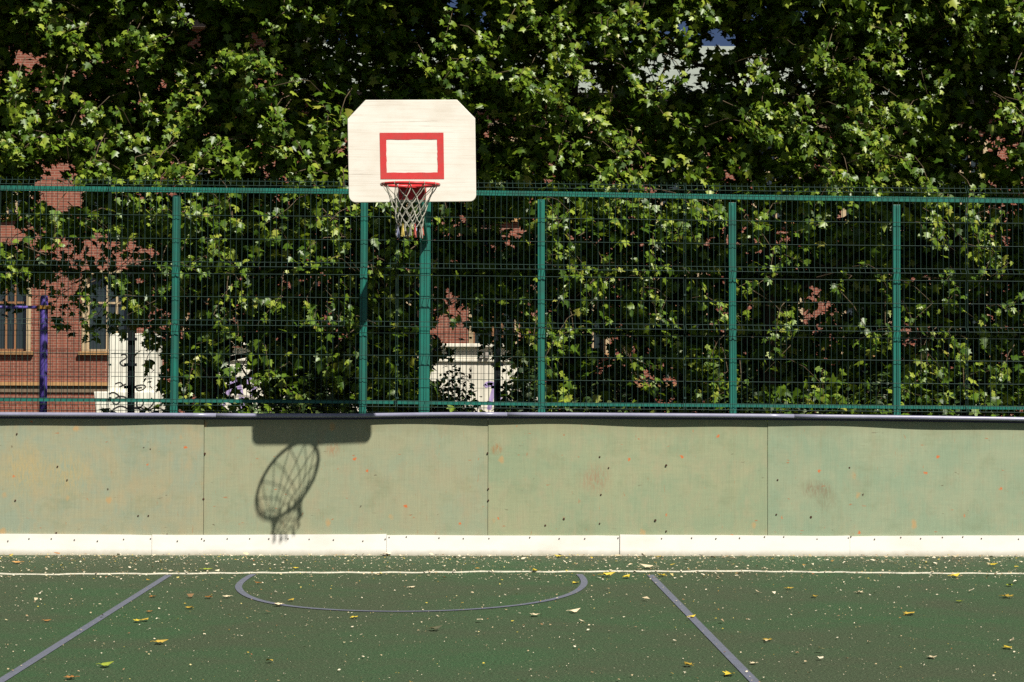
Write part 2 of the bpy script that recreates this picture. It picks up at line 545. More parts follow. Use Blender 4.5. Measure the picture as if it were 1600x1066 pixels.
# ------------------------------------------------------------------ ground, court, painted lines
mb = MB(); mb.add([(-600, -600, -0.02), (600, -600, -0.02), (600, 600, -0.02), (-600, 600, -0.02)], [(0, 1, 2, 3)])
tag(mb.build('ground', MAT['earth']), kind='structure')
mb = MB(); mb.add([(-16, -30, 0), (16, -30, 0), (16, 0.03, 0), (-16, 0.03, 0)], [(0, 1, 2, 3)])
tag(mb.build('court_floor', MAT['floor']), kind='structure')


def strip(name, pts, wid, mat, z=0.004):
    m = MB(); P = [Vector(p) for p in pts]; vs = []
    for i, p in enumerate(P):
        t = P[min(i + 1, len(P) - 1)] - P[max(i - 1, 0)]; t.z = 0; t.normalize()
        nrm = Vector((-t.y, t.x, 0))
        ww = wid[i] if isinstance(wid, list) else wid
        vs += [(p.x + nrm.x * ww / 2, p.y + nrm.y * ww / 2, z), (p.x - nrm.x * ww / 2, p.y - nrm.y * ww / 2, z)]
    m.add(vs, [(2 * i, 2 * i + 1, 2 * i + 3, 2 * i + 2) for i in range(len(P) - 1)])
    return tag(m.build(name, mat), kind='structure')


def lerp_pts(a, b, n):
    return [a.lerp(b, i / n) for i in range(n + 1)]


a, b = flr(264, 899), flr(-2, 1067); strip('blue_line', lerp_pts(a, a + (b - a) * 1.8, 20), 0.052, MAT['blue_line'])
a, b = flr(1016, 899), flr(1180, 1067); strip('blue_line', lerp_pts(a, a + (b - a) * 1.8, 20), 0.052, MAT['blue_line'])
arc = [(396, 898), (383, 905), (374, 913), (372, 919), (377, 926), (388, 933), (405, 939), (430, 944.5), (470, 950), (520, 953.8), (580, 956), (640, 956.4),
       (700, 955), (760, 951.5), (815, 946), (860, 938.5), (890, 930), (907, 921), (914, 912), (911, 904), (905, 898)]
pts = [flr(*p) for p in arc]
# smooth the surveyed arc
for _ in range(3):
    q = [pts[0]]
    for i in range(len(pts) - 1):
        q += [pts[i].lerp(pts[i + 1], 0.25), pts[i].lerp(pts[i + 1], 0.75)]
    q.append(pts[-1]); pts = q
strip('blue_arc', pts, 0.05, MAT['blue_line'], 0.0045)
base = [(-700, 898), (0, 897), (60, 898), (200, 897), (330, 896.5), (450, 895), (560, 895.5), (760, 894), (960, 893.5), (1150, 893), (1300, 894.5), (1380, 896), (1480, 896), (1600, 897.2), (2300, 898)]
P = [flr(x, interp(base, x) + 0.35 * math.sin(x * 0.09) + 0.25 * math.sin(x * 0.031)) for x in range(-700, 2301, 12)]
mb = MB(); vs = []; fs = []
for i, p in enumerate(P):
    w_ = 0.016 + 0.006 * random.random(); h_ = 0.006 + 0.003 * random.random()
    vs += [(p.x, p.y - w_, 0.0), (p.x, p.y - w_ * 0.7, h_), (p.x, p.y + w_ * 0.7, h_), (p.x, p.y + w_, 0.0)]
for i in range(len(P) - 1):
    for q in range(3):
        fs.append((4 * i + q, 4 * i + 4 + q, 4 * i + 5 + q, 4 * i + 1 + q))
mb.add(vs, fs)
tag(mb.build('white_line', MAT['white_line']), kind='structure')

# ------------------------------------------------------------------ board wall
wall = thing('board_wall', 'low pale green plywood court wall with white kick strip and lilac cap rail', 'wall', (0, 0, 0))
railY = [(0, 648.5), (150, 649), (400, 650.3), (560, 650.2), (700, 648.3), (900, 649), (1060, 650), (1200, 651), (1400, 653), (1600, 656)]
joints = [-1010, -568, -126, 318.5, 762.5, 1199.5, 1640, 2080, 2520]
tints = [((0.315, 0.305, 0.195), (0.262, 0.30, 0.215), (0.355, 0.295, 0.175)),
         ((0.305, 0.308, 0.195), (0.268, 0.302, 0.20), (0.325, 0.285, 0.18)),
         ((0.295, 0.315, 0.19), (0.25, 0.30, 0.185), (0.33, 0.305, 0.19)),
         ((0.285, 0.325, 0.21), (0.24, 0.305, 0.20), (0.305, 0.305, 0.195))]
KT = at(700, 836, 0).z
for i in range(len(joints) - 1):
    x0 = at(joints[i], 740, 0).x + 0.002; x1 = at(joints[i + 1], 740, 0).x - 0.002
    mb = MB(); NX, NZ = 60, 10; vs = []; fs = []
    ph = random.random() * 6
    for side in (0, 1):
        for k in range(NZ + 1):
            for j in range(NX + 1):
                u = j / NX; x = x0 + (x1 - x0) * u
                pxx = joints[i] + (joints[i + 1] - joints[i]) * u
                zt = at(pxx, interp(railY, pxx), 0).z - 0.006
                v = k / NZ
                bow = 0.006 * math.sin(u * 5 + ph) * v + 0.004 * math.sin(u * 11 + 2 * ph) * v
                z = zt * v - 0.03 * (1 - v)
                vs.append((x, bow + side * 0.018, z))
    o1 = (NX + 1) * (NZ + 1)
    for k in range(NZ):
        for j in range(NX):
            a = k * (NX + 1) + j
            fs.append((a, a + 1, a + NX + 2, a + NX + 1)); fs.append((a + o1, a + o1 + NX + 1, a + o1 + NX + 2, a + o1 + 1))
    for k in range(NZ):
        for j in (0, NX):
            a = k * (NX + 1) + j
            fs.append((a, a + NX + 1, a + NX + 1 + o1, a + o1) if j == 0 else (a, a + o1, a + NX + 1 + o1, a + NX + 1))
    mb.add(vs, fs)
    mb.build('panel', board_mat(i, tints[max(0, min(3, i - 2))]), wall)
# cap rail pipe segments
cj = [-1010, -560, -110, 338, 793, 1241, 1690, 2140, 2520]
for i in range(len(cj) - 1):
    n = 12; P = []
    for k in range(n + 1):
        px = cj[i] + (cj[i + 1] - cj[i]) * k / n
        if k == 0: px += 0.3
        if k == n: px -= 0.3
        P.append(at(px, interp(railY, px) - 0.9, -0.042))
    mb = MB(); mb.tube(P, 0.0185, 14)
    cr = mb.build('cap_rail', MAT['cap'], wall, smooth=True)
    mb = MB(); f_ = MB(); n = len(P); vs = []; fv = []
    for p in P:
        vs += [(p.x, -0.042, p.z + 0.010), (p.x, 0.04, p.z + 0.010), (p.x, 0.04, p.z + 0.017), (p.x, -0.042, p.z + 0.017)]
        fv += [(p.x, -0.010, p.z + 0.009), (p.x, -0.010, p.z - 0.036), (p.x, -0.003, p.z - 0.036), (p.x, -0.003, p.z + 0.009)]  # navy strip added below the pipe, paints in the rail's underside shade
    for b_, v_, nm_ in ((mb, vs, 'top_plate'), (f_, fv, 'underside_shade')):
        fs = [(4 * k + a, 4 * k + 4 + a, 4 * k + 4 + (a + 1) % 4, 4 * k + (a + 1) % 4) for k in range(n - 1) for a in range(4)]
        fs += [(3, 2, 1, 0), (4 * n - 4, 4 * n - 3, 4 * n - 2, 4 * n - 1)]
        b_.add(v_, fs); b_.build(nm_, MAT['cap'] if nm_ == 'top_plate' else MAT['navy_shade'], cr)
# kick strip boards with screws
kj = [-860, -496, -130, 237.5, 604, 968.5, 1328, 1690, 2060, 2430]
scr = {2: [12, 45, 80, 116, 152, 193, 235], 3: [239, 277, 315, 319, 355, 390, 420, 450, 483, 521, 567, 602], 4: [608, 635, 686, 724, 764, 828, 874, 914, 966],
       5: [1034, 1081, 1119, 1156, 1195, 1225, 1277, 1326], 6: [1330, 1367, 1408, 1439, 1473, 1505, 1534, 1592]}
smesh = None
for i in range(len(kj) - 1):
    x0 = at(kj[i], 850, -0.012).x + 0.0012; x1 = at(kj[i + 1], 850, -0.012).x - 0.0012
    mb = MB(); n = 10; vs = []; fs = []
    for k in range(n + 1):
        x = x0 + (x1 - x0) * k / n
        zt = KT + 0.004 * math.sin(x * 1.7 + i) + (0.004 if k in (0, n) else 0) * ((i % 2) * 2 - 1)
        out = -0.013 - 0.004 * abs(math.sin(k / n * math.pi * 1.0 + i)) * random.random() - (0.006 if k == 0 and i % 2 else 0)
        vs += [(x, out, -0.01), (x, out, zt), (x, out + 0.010, zt), (x, out + 0.010, -0.01)]
    for k in range(n):
        a = 4 * k
        for (p, q) in ((0, 1), (1, 2), (2, 3)):
            fs.append((a + p, a + 4 + p, a + 4 + q, a + q))
    fs += [(0, 1, 2, 3), (4 * n + 3, 4 * n + 2, 4 * n + 1, 4 * n)]
    mb.add(vs, fs)
    ks = mb.build('kick_strip', MAT['kick'], wall)
    for px in scr.get(i, []):
        P = at(px, 840 + (px * 7 % 5) * 0.9 + (2 if px < 600 else -1), -0.025)
        if smesh is None:
            m2 = MB(); ring = [(0.006 * math.cos(k * math.pi / 4), 0.006 * math.sin(k * math.pi / 4)) for k in range(8)]
            m2.prism(ring, -0.002, 0.02)
            s0 = m2.build('screw', MAT['screw']); smesh = s0
        else:
            s0 = smesh.copy(); COL.objects.link(s0)
        s0.parent = None; s0.location = (P.x, -0.0165, P.z); s0.parent = ks
        s0.location = (P.x, -0.0165, P.z)
# rusty panel fixings
fix = [(26.5, 678), (90, 729), (105, 750), (24, 782), (235, 702), (232, 806), (216, 806), (88, 833), (320, 709), (318, 780), (762, 708), (763, 764), (763, 782),
       (881, 708), (937, 714), (951, 731), (939, 773), (881, 811), (937, 818), (852, 821), (1041, 727), (1024, 813), (1041, 830), (1215, 750), (1213, 804), (1268, 700), (1327, 731), (1267, 808)]
for (px, py) in fix:
    P = at(px, py, 0); m2 = MB()
    rr = random.uniform(0.006, 0.010)
    m2.prism([(P.x + rr * math.cos(k * math.pi / 4), P.z + rr * math.sin(k * math.pi / 4)) for k in range(8)], -0.006, 0.006)
    m2.build('fixing', MAT['rust_screw'], wall)

# ------------------------------------------------------------------ near mesh fence
FY = 0.13
topR = [(0, 294), (275, 297), (560, 299.5), (845, 303), (1140, 308), (1400, 311.5), (1600, 314)]
botR = [(0, 624), (275, 626), (565, 628), (845, 631.5), (1145, 633.5), (1400, 636), (1600, 637.5)]
meshT = [(0, 281), (400, 284), (800, 287), (1200, 292.5), (1400, 294.5), (1600, 296)]
fence = thing('mesh_fence', 'tall green welded wire fence standing right behind the green board wall', 'fence', (0, FY, 0))
posts = [(-902, -905), (-608, -612), (-313, -318), (-16, -21), (276.5, 272), (569.5, 566.5), (845.5, 846), (1143.5, 1145), (1400, 1400.5), (1690, 1691), (1980, 1982), (2270, 2272)]
for (xt, xb) in posts:
    yt = interp(topR, xt)
    T = at(xt, yt + 9, FY + 0.05); B = at(xb, 640, FY + 0.05)
    B = T + (B - T) * ((T.z + 0.02) / (T.z - B.z))
    mb = MB(); mb.bar(B, T, 0.062, 0.062, (0, 1, 0))
    # two weld flats give the tube its folded look
    mb.bar(B + Vector((0, -0.0335, 0)), T + Vector((0, -0.0335, -0.02)), 0.012, 0.005, (0, 1, 0))
    mb.build('post', MAT['green_paint'], fence, bevel=0.006)
for nm, tab, hh in (('top_rail', topR, 0.042), ('bottom_rail', botR, 0.030)):
    seg = [-902] + [p for p in range(-608, 2000, 0 or 285)] + [2270]
    pp = [at(x, interp(tab, x), FY + 0.045 if nm == 'top_rail' else FY + 0.04) for x in (-902, -313, 0, 275, 568, 845, 1144, 1400, 1690, 2270)]
    mb = MB()
    for k in range(len(pp) - 1):
        mb.bar(pp[k], pp[k + 1], 0.04, hh)
    mb.build(nm, MAT['green_paint'], fence)
pj = [-1174, -725, -276, 172, 621, 1070, 1510, 1955, 2400]
# heights of the horizontal wires at px=0, and the folds
hz = [(280.5, 0), (288, 1), (296, 0), (334.5, 0), (371, 0), (407, 0), (414.5, 1), (425.5, 0), (461.5, 0), (498, 0), (506, 1), (516, 0), (551, 0), (587, 0), (622, 0), (631, 1), (640, 0), (650, 0)]
FOLD = 0.036
for i in range(len(pj) - 1):
    mb = MB()
    xa = pj[i] + 1.5; xb = pj[i + 1] - 1.5
    ox = random.uniform(-0.006, 0.006)
    def level(px, y):
        # interpolate a wire level between the surveyed top and bottom of the mesh
        f = (y - 281) / (640 - 281)
        t_ = interp(meshT, px); b_ = interp(botR, px) + 16
        return t_ + (b_ - t_) * f
    n = 50
    for k in range(n + 1):
        px = xa + (xb - xa) * k / n
        P = []
        a = at(px, level(px, 276), FY); P.append(a)
        X0 = a.x
        for (y, fo) in hz:
            q = at(px, level(px, y), FY)
            P.append((X0 + (0.002 if fo else 0), FY - (FOLD if fo else 0) , q.z))
        P.append((X0, FY, 0.95))
        r = 0.0023 if 0 < k < n else 0.0032
        mb.tube(P, r, 4)
    for (y, fo) in hz:
        m = 6
        P = []
        for k in range(m + 1):
            px = xa + (xb - xa) * k / m
            q = at(px, level(px, y), FY); P.append((q.x, FY - (FOLD if fo else 0) - 0.005, q.z))
        mb.tube(P, 0.0025, 4)
    mb.build('mesh_panel', MAT['wire'], fence)

for px in (172, 621, 1070, 1510):
    for py in (335, 461, 570, 622):
        q = at(px, py, FY); m2 = MB(); m2.box((q.x - 0.011, FY - 0.012, q.z - 0.008), (q.x + 0.011, FY + 0.012, q.z + 0.008))
        m2.build('clip', MAT['wire'], fence)

# ------------------------------------------------------------------ basketball hoop
YB = -EB
hoopP = at(664, 640, 0.36)
hoop = thing('basketball_hoop', 'basketball hoop with weathered white backboard and netted red rim on a green pole', 'basketball hoop', (hoopP.x, 0.36, 0))
top = at(665, 300, 0.36); bot = at(662.5, 640, 0.36)
bz = at(664, 268, 0.36).z
tp = bot + (top - bot) * ((bz - bot.z) / (top.z - bot.z)); bt = bot + (top - bot) * ((0 - bot.z) / (top.z - bot.z))
mb = MB(); mb.bar(bt, tp, 0.096, 0.096, (0, 1, 0)); mb.build('pole', MAT['green_paint'], hoop, bevel=0.01)
bc = at(644, 236, YB)
for dz, nm in ((0.0, 'arm'),):
    mb = MB()
    a0 = Vector((tp.x, 0.31, tp.z - 0.07)); a1 = Vector((bc.x + 0.01, YB + 0.06, bc.z - 0.06))
    mb.bar(a0, a1, 0.08, 0.08)
    mb.build('arm', MAT['green_paint'], hoop, bevel=0.008)
mb = MB(); mb.bar((tp.x, 0.31, tp.z - 0.62), (bc.x + 0.01, YB + 0.45, bc.z - 0.11), 0.05, 0.05)
mb.build('brace', MAT['green_paint'], hoop, bevel=0.005)
mb = MB()
for sx in (-0.36, 0.36):
    mb.box((bc.x + sx - 0.02, YB + 0.005, bc.z - 0.3), (bc.x + sx + 0.02, YB + 0.045, bc.z + 0.3))
for z_ in (-0.22, 0.2):
    mb.box((bc.x - 0.34, YB + 0.008, bc.z + z_ - 0.02), (bc.x + 0.34, YB + 0.048, bc.z + z_ + 0.02))
mb.box((bc.x - 0.06, YB + 0.05, bc.z - 0.2), (bc.x + 0.08, YB + 0.065, bc.z + 0.18))
mb.build('board_frame', MAT['green_paint'], hoop)
# backboard outline from the photograph, at its own distance
ol = []
def c2(px, py):
    p = at(px, py, YB - 0.022); return (p.x, p.z)
ol += [c2(571, 156.3), c2(714, 155.8), c2(742.5, 185)]
for k in range(7):                           # rounded lower right corner
    t_ = k / 6 * math.pi / 2
    ol.append(c2(734 + 10 * math.cos(t_), 304.5 + 10.5 * math.sin(t_)))
for k in range(7):
    t_ = k / 6 * math.pi / 2
    ol.append(c2(556 - 11 * math.sin(t_), 305.5 + 11 * math.cos(t_)))
ol.append(c2(543, 186))
mb = MB(); mb.prism(ol[::-1], YB - 0.022, YB)
bb = mb.build('backboard', MAT['backboard'], hoop, bevel=0.004)
mb = MB()
def sq(px, py):
    return at(px, py, YB - 0.0245)
O = [sq(593.2, 207.6), sq(693, 207.3), sq(694, 279.8), sq(594.6, 280)]
I = [sq(603.6, 218.2), sq(683, 217.8), sq(684, 269.5), sq(604.2, 269.9)]
nseg = 14
for k in range(4):
    a0, a1, b0, b1 = O[k], O[(k + 1) % 4], I[k], I[(k + 1) % 4]
    vs = []; fs = []
    for j in range(nseg + 1):
        j0 = random.uniform(-1, 1) * 0.0022 if 0 < j < nseg else 0
        p = a0.lerp(a1, j / nseg); q = b0.lerp(b1, j / nseg); dq = (q - p).normalized() * j0
        vs += [p, q + dq]
    for j in range(nseg):
        fs.append((2 * j, 2 * j + 1, 2 * j + 3, 2 * j + 2))
    mb.add(vs, fs)
mb.build('target_square', MAT['red_line'], bb)
# rim
RR = 0.218
rc = at(641, 288.5, YB - 0.08 - RR)
RIMY = YB - 0.08 - RR
tilt = 0.035
def rimp(th, r=RR, dz=0.0):
    s_ = math.sin(th)
    return Vector((rc.x + r * math.cos(th), RIMY + r * s_, rc.z + dz + tilt * s_ * r))
mb = MB(); mb.tube([rimp(2 * math.pi * k / 48) for k in range(48)], 0.012, 10, closed=True)
rim = mb.build('rim', MAT['red'], hoop, smooth=True)
mb = MB()
zr = rc.z
x0, x1 = at(623.5, 300, YB - 0.03).x, at(666, 300, YB - 0.03).x
zt, zb = at(640, 287, YB - 0.03).z, at(640, 312, YB - 0.03).z
mb.box((x0, YB - 0.034, zb), (x1, YB - 0.0225, zt))
yf = YB - 0.09
for xg in (x0 + 0.012, x1 - 0.018):
    vs = [(xg, YB - 0.034, zb + 0.01), (xg, YB - 0.034, zt - 0.01), (xg, yf, zr + 0.006), (xg, yf, zr - 0.014),
          (xg + 0.006, YB - 0.034, zb + 0.01), (xg + 0.006, YB - 0.034, zt - 0.01), (xg + 0.006, yf, zr + 0.006), (xg + 0.006, yf, zr - 0.014)]
    mb.add(vs, [(0, 1, 2, 3), (7, 6, 5, 4), (0, 4, 5, 1), (1, 5, 6, 2), (2, 6, 7, 3), (3, 7, 4, 0)])
# top plate between gussets and the rim
vs = [(x0 + 0.02, YB - 0.034, zt - 0.012), (x1 - 0.02, YB - 0.034, zt - 0.012), (x1 - 0.02, yf - 0.004, zr + 0.004), (x0 + 0.02, yf - 0.004, zr + 0.004)]
vs += [(a, b, c - 0.006) for a, b, c in vs]
mb.add(vs, [(0, 1, 2, 3), (7, 6, 5, 4), (0, 4, 5, 1), (1, 5, 6, 2), (2, 6, 7, 3), (3, 7, 4, 0)])
mb.build('rim_bracket', MAT['red'], hoop)
# net
NL = 12
rows = [(0.0, RR - 0.004), (0.085, 0.168), (0.150, 0.135), (0.205, 0.118), (0.255, 0.108), (0.30, 0.102), (0.342, 0.099)]
mb = MB()
cx = lambda z: 0.004 * math.sin(z * 17)
def netp(r, k):
    dz, rad = rows[r]
    th = 2 * math.pi * (k + 0.5 * (r % 2)) / NL
    jr = random.Random(r * 31 + k % NL * 7 + 1)
    rad2 = rad * (1 + jr.uniform(-0.05, 0.05)) if r else rad
    p = rimp(th, rad2)
    return Vector((p.x + cx(dz) + (jr.uniform(-0.008, 0.008) if r else 0), p.y, p.z - dz - (jr.uniform(-0.01, 0.01) if r else 0.004)))
for r in range(len(rows) - 1):
    for k in range(NL):
        p = netp(r, k)
        for d in ((0, -1) if r % 2 == 0 else (0, 1)):
            q = netp(r + 1, k + d)
            mid = (p + q) / 2 + Vector((0, 0, -0.006))
            mb.tube([p, mid, q], 0.0036, 5, cap=False)
    for k in range(NL):                    # knots
        p = netp(r + 1, k); mb.tube([p + Vector((0, 0, 0.009)), p, p - Vector((0, 0, 0.009))], [0.003, 0.0062, 0.003], 5)
for k in range(NL):                        # hitches round the rim
    p = rimp(2 * math.pi * k / NL); c0 = Vector((rc.x, RIMY, rc.z)); o_ = (p - c0).normalized()
    mb.tube([p + (o_ * math.cos(a_) + Vector((0, 0, 1)) * math.sin(a_)) * 0.0135 for a_ in [j * math.pi / 4 for j in range(8)]], 0.0032, 4, closed=True)
net = mb.build('net', MAT['cord'], hoop, smooth=True)
cm = [MAT['cord_red'], MAT['cord'], MAT['cord_blue'], MAT['cord_yellow'], MAT['cord']]
for k in range(NL):
    mb = MB(); p = netp(len(rows) - 1, k)
    for j in range(7):
        q = p + Vector((random.uniform(-0.012, 0.012), random.uniform(-0.012, 0.012), -random.uniform(0.045, 0.075)))
        mb.tube([p + Vector((0, 0, 0.035)), p, q], [0.005, 0.008, 0.004], 4)
    mb.build('tassel', cm[k % 5], net)

# ------------------------------------------------------------------ chin-up bar
PY = 1.7
pb = at(68, 640, PY)
bar = thing('chin_up_bar', 'purple steel chin up bar with ochre clamp beyond the fence on the left', 'chin-up bar', (pb.x, PY, 0))
pt = at(69, 465, PY)
for X, nm in ((pt.x, 'post'), (pt.x - 1.6, 'post')):
    mb = MB()
    mb.tube([(X, PY, -0.02), (X, PY, pt.z - 0.01), (X, PY, pt.z + 0.012), (X, PY, pt.z + 0.024)], [0.037, 0.037, 0.031, 0.012], 20)
    mb.build(nm, MAT['purple'], bar, smooth=True)
zb = at(68, 480.5, PY).z
mb = MB(); mb.tube([(pt.x - 1.6, PY - 0.02, zb), (pt.x, PY - 0.02, zb)], 0.0145, 12)
mb.build('crossbar', MAT['purple'], bar, smooth=True)
for X in (pt.x, pt.x - 1.6):
    mb = MB(); mb.box((X - 0.06, PY - 0.045, zb - 0.018), (X + 0.06, PY + 0.045, zb + 0.018))
    cl = mb.build('clamp', MAT['ochre'], bar, bevel=0.006)

# ------------------------------------------------------------------ far mesh fence
Y2 = 9.8
f2 = thing('mesh_fence', 'dark wire fence with black posts farther back in front of the white plaster walls', 'fence', (0, Y2, 0))
z2 = at(400, 419, Y2).z
for px in (-367, -81, 205, 491, 777, 1063, 1349, 1635, 1921):
    p = at(px, 560, Y2 + 0.06)
    mb = MB(); mb.box((p.x - 0.045, Y2 + 0.03, -0.02), (p.x + 0.045, Y2 + 0.12, z2 + 0.03))
    pst = mb.build('post', MAT['dark_post'], f2, bevel=0.006)
    for py in (530, 570, 605):
        zc = at(px, py, Y2).z
        m2 = MB(); m2.box((p.x - 0.085, Y2 - 0.012, zc - 0.02), (p.x + 0.085, Y2 + 0.028, zc + 0.02)); m2.build('clamp', MAT['dark_post'], pst)
xs = [at(px, 560, Y2).x for px in (-367, -81, 205, 491, 777, 1063, 1349, 1635, 1921)]
hz2 = []
z = z2 - 0.03
folds = (0, 4, 8, 12)
k = 0
while z > 0.1:
    if k % 5 == 0:
        hz2 += [(z, 0), (z - 0.05, 1), (z - 0.1, 0)]; z -= 0.1
    else:
        hz2.append((z, 0))
    z -= 0.2; k += 1
for i in range(len(xs) - 1):
    mb = MB(); n = 50
    for k in range(n):
        x = xs[i] + 0.02 + (xs[i + 1] - xs[i] - 0.04) * k / (n - 1)
        mb.tube([(x, Y2, z2)] + [(x, Y2 - (0.03 if fo else 0), zz) for zz, fo in hz2] + [(x, Y2, 0.0)], 0.0027, 3)
    for zz, fo in hz2:
        mb.tube([(xs[i] + 0.02, Y2 - (0.03 if fo else 0) - 0.005, zz), (xs[i + 1] - 0.02, Y2 - (0.03 if fo else 0) - 0.005, zz)], 0.0027, 3)
    mb.build('mesh_panel', MAT['dark_wire'], f2)

# ------------------------------------------------------------------ white plaster walls with graffiti
def ribbon(mb, pts, wid, Y):
    """flat spray line: pts in px on plane Y, painted 4 mm proud"""
    P = [at(x, y, Y) for x, y in pts]
    for _ in range(2):
        q = [P[0]]
        for i in range(len(P) - 1):
            q += [P[i].lerp(P[i + 1], 0.25), P[i].lerp(P[i + 1], 0.75)]
        q.append(P[-1]); P = q
    vs = []
    for i, p in enumerate(P):
        t_ = (P[min(i + 1, len(P) - 1)] - P[max(i - 1, 0)]).normalized(); nn = Vector((-t_.z, 0, t_.x)) * wid / 2
        vs += [p + nn, p - nn]
    mb.add(vs, [(2 * i, 2 * i + 1, 2 * i + 3, 2 * i + 2) for i in range(len(P) - 1)])

YP = 28.0
def P2(px, py, Y=YP):
    p = at(px, py, Y); return (p.x, p.z)
pier = thing('gate_pier', 'white plastered pier with black scrawled graffiti behind the dark wire fence', 'pier', (at(205, 600, YP).x, YP, 0))
mb = MB()
mb.prism([P2(170, 528)[::1], P2(173, 521), P2(242, 521), P2(244, 527), P2(246, 760), P2(166, 760)], YP, YP + 0.9)
mb.build('shaft', MAT['white_plaster'], pier, bevel=0.02)
mb = MB(); mb.prism([P2(148, 612), P2(249, 612), P2(249, 700), P2(157, 700)], YP - 0.12, YP + 1.0)
mb.build('foot', MAT['white_plaster'], pier, bevel=0.02)
mb = MB()
for L_ in ([(170, 616), (178, 612), (190, 622), (183, 634), (174, 628), (186, 618), (200, 622), (206, 636), (216, 640), (226, 630), (220, 622), (212, 630), (218, 642), (232, 640), (242, 628), (236, 622)],
           [(176, 640), (190, 633), (204, 642), (216, 634), (230, 643), (246, 634)]):
    ribbon(mb, L_, 0.035, YP - 0.124)
mb.build('graffiti', MAT['spray_black'], pier)
mb = MB()
for L_ in ([(189, 555), (196, 553), (199, 559), (192, 563), (186, 567), (193, 573), (200, 570)],
           [(180, 600), (188, 597), (193, 602), (184, 606), (197, 600)],
           [(213, 603), (224, 601), (229, 605), (218, 612), (211, 607), (222, 606)]):
    mb = MB(); ribbon(mb, L_, 0.03, YP - 0.004)
    mb.build('graffiti', MAT['spray_black'], pier)

gw = thing('garden_wall', 'long white plastered wall with moulded coping and faded purple graffiti', 'wall', (at(600, 600, YP + 1).x, YP + 1, 0))
YW = YP + 1
mb = MB(); mb.prism([P2(343, 560, YW), P2(352, 543, YW), P2(840, 543, YW), P2(840, 720, YW), P2(336, 720, YW)], YW, YW + 0.5)
mb.build('wall_face', MAT['white_wall'], gw)
for (ya, yb, pr) in ((535.5, 543, 0.14), (560, 566, 0.06)):
    mb = MB(); a = at(355, ya, YW); b = at(842, yb, YW)
    mb.box((a.x, YW - pr, b.z), (b.x, YW + (0.55 if ya < 550 else -0.001), a.z))
    mb.build('moulding', MAT['white_wall'], gw, bevel=0.015)
for px in (752, 761):
    mb = MB(); a = at(px - 3, 551, YW); b = at(px + 3, 560, YW)
    mb.box((a.x, YW - 0.12, b.z), (b.x, YW - 0.001, a.z)); mb.build('wall_box', MAT['spray_grey'], gw, bevel=0.01)
mb = MB()
ribbon(mb, [(764, 640), (769, 618), (773, 604), (766, 600), (757, 604), (763, 598), (774, 601), (780, 616), (783, 640)], 0.10, YW - 0.004)
mb.build('graffiti', MAT['spray_purple'], gw); mb = MB()
ribbon(mb, [(345, 640), (350, 625), (357, 612), (362, 600), (370, 590), (376, 612), (380, 640)], 0.12, YW - 0.004)
mb.build('graffiti', MAT['spray_purple'], gw); mb = MB()
ribbon(mb, [(386, 600), (395, 585), (400, 600), (392, 620)], 0.09, YW - 0.004)
mb.build('graffiti', MAT['spray_purple'], gw)
mb = MB()
ribbon(mb, [(735, 640), (745, 622), (751, 640)], 0.06, YW - 0.006)
mb.build('graffiti', MAT['spray_grey'], gw); mb = MB()
ribbon(mb, [(786, 612), (792, 626), (796, 642)], 0.09, YW - 0.006)
mb.build('graffiti', MAT['spray_grey'], gw); mb = MB()
ribbon(mb, [(352, 618), (366, 620), (380, 618), (398, 622)], 0.05, YW - 0.006)
mb.build('graffiti', MAT['spray_grey'], gw)

# ------------------------------------------------------------------ brick building
YBLD = 41.0
def bx(px): return at(px, 600, YBLD).x
def bz_(py): return at(60, py, YBLD).z


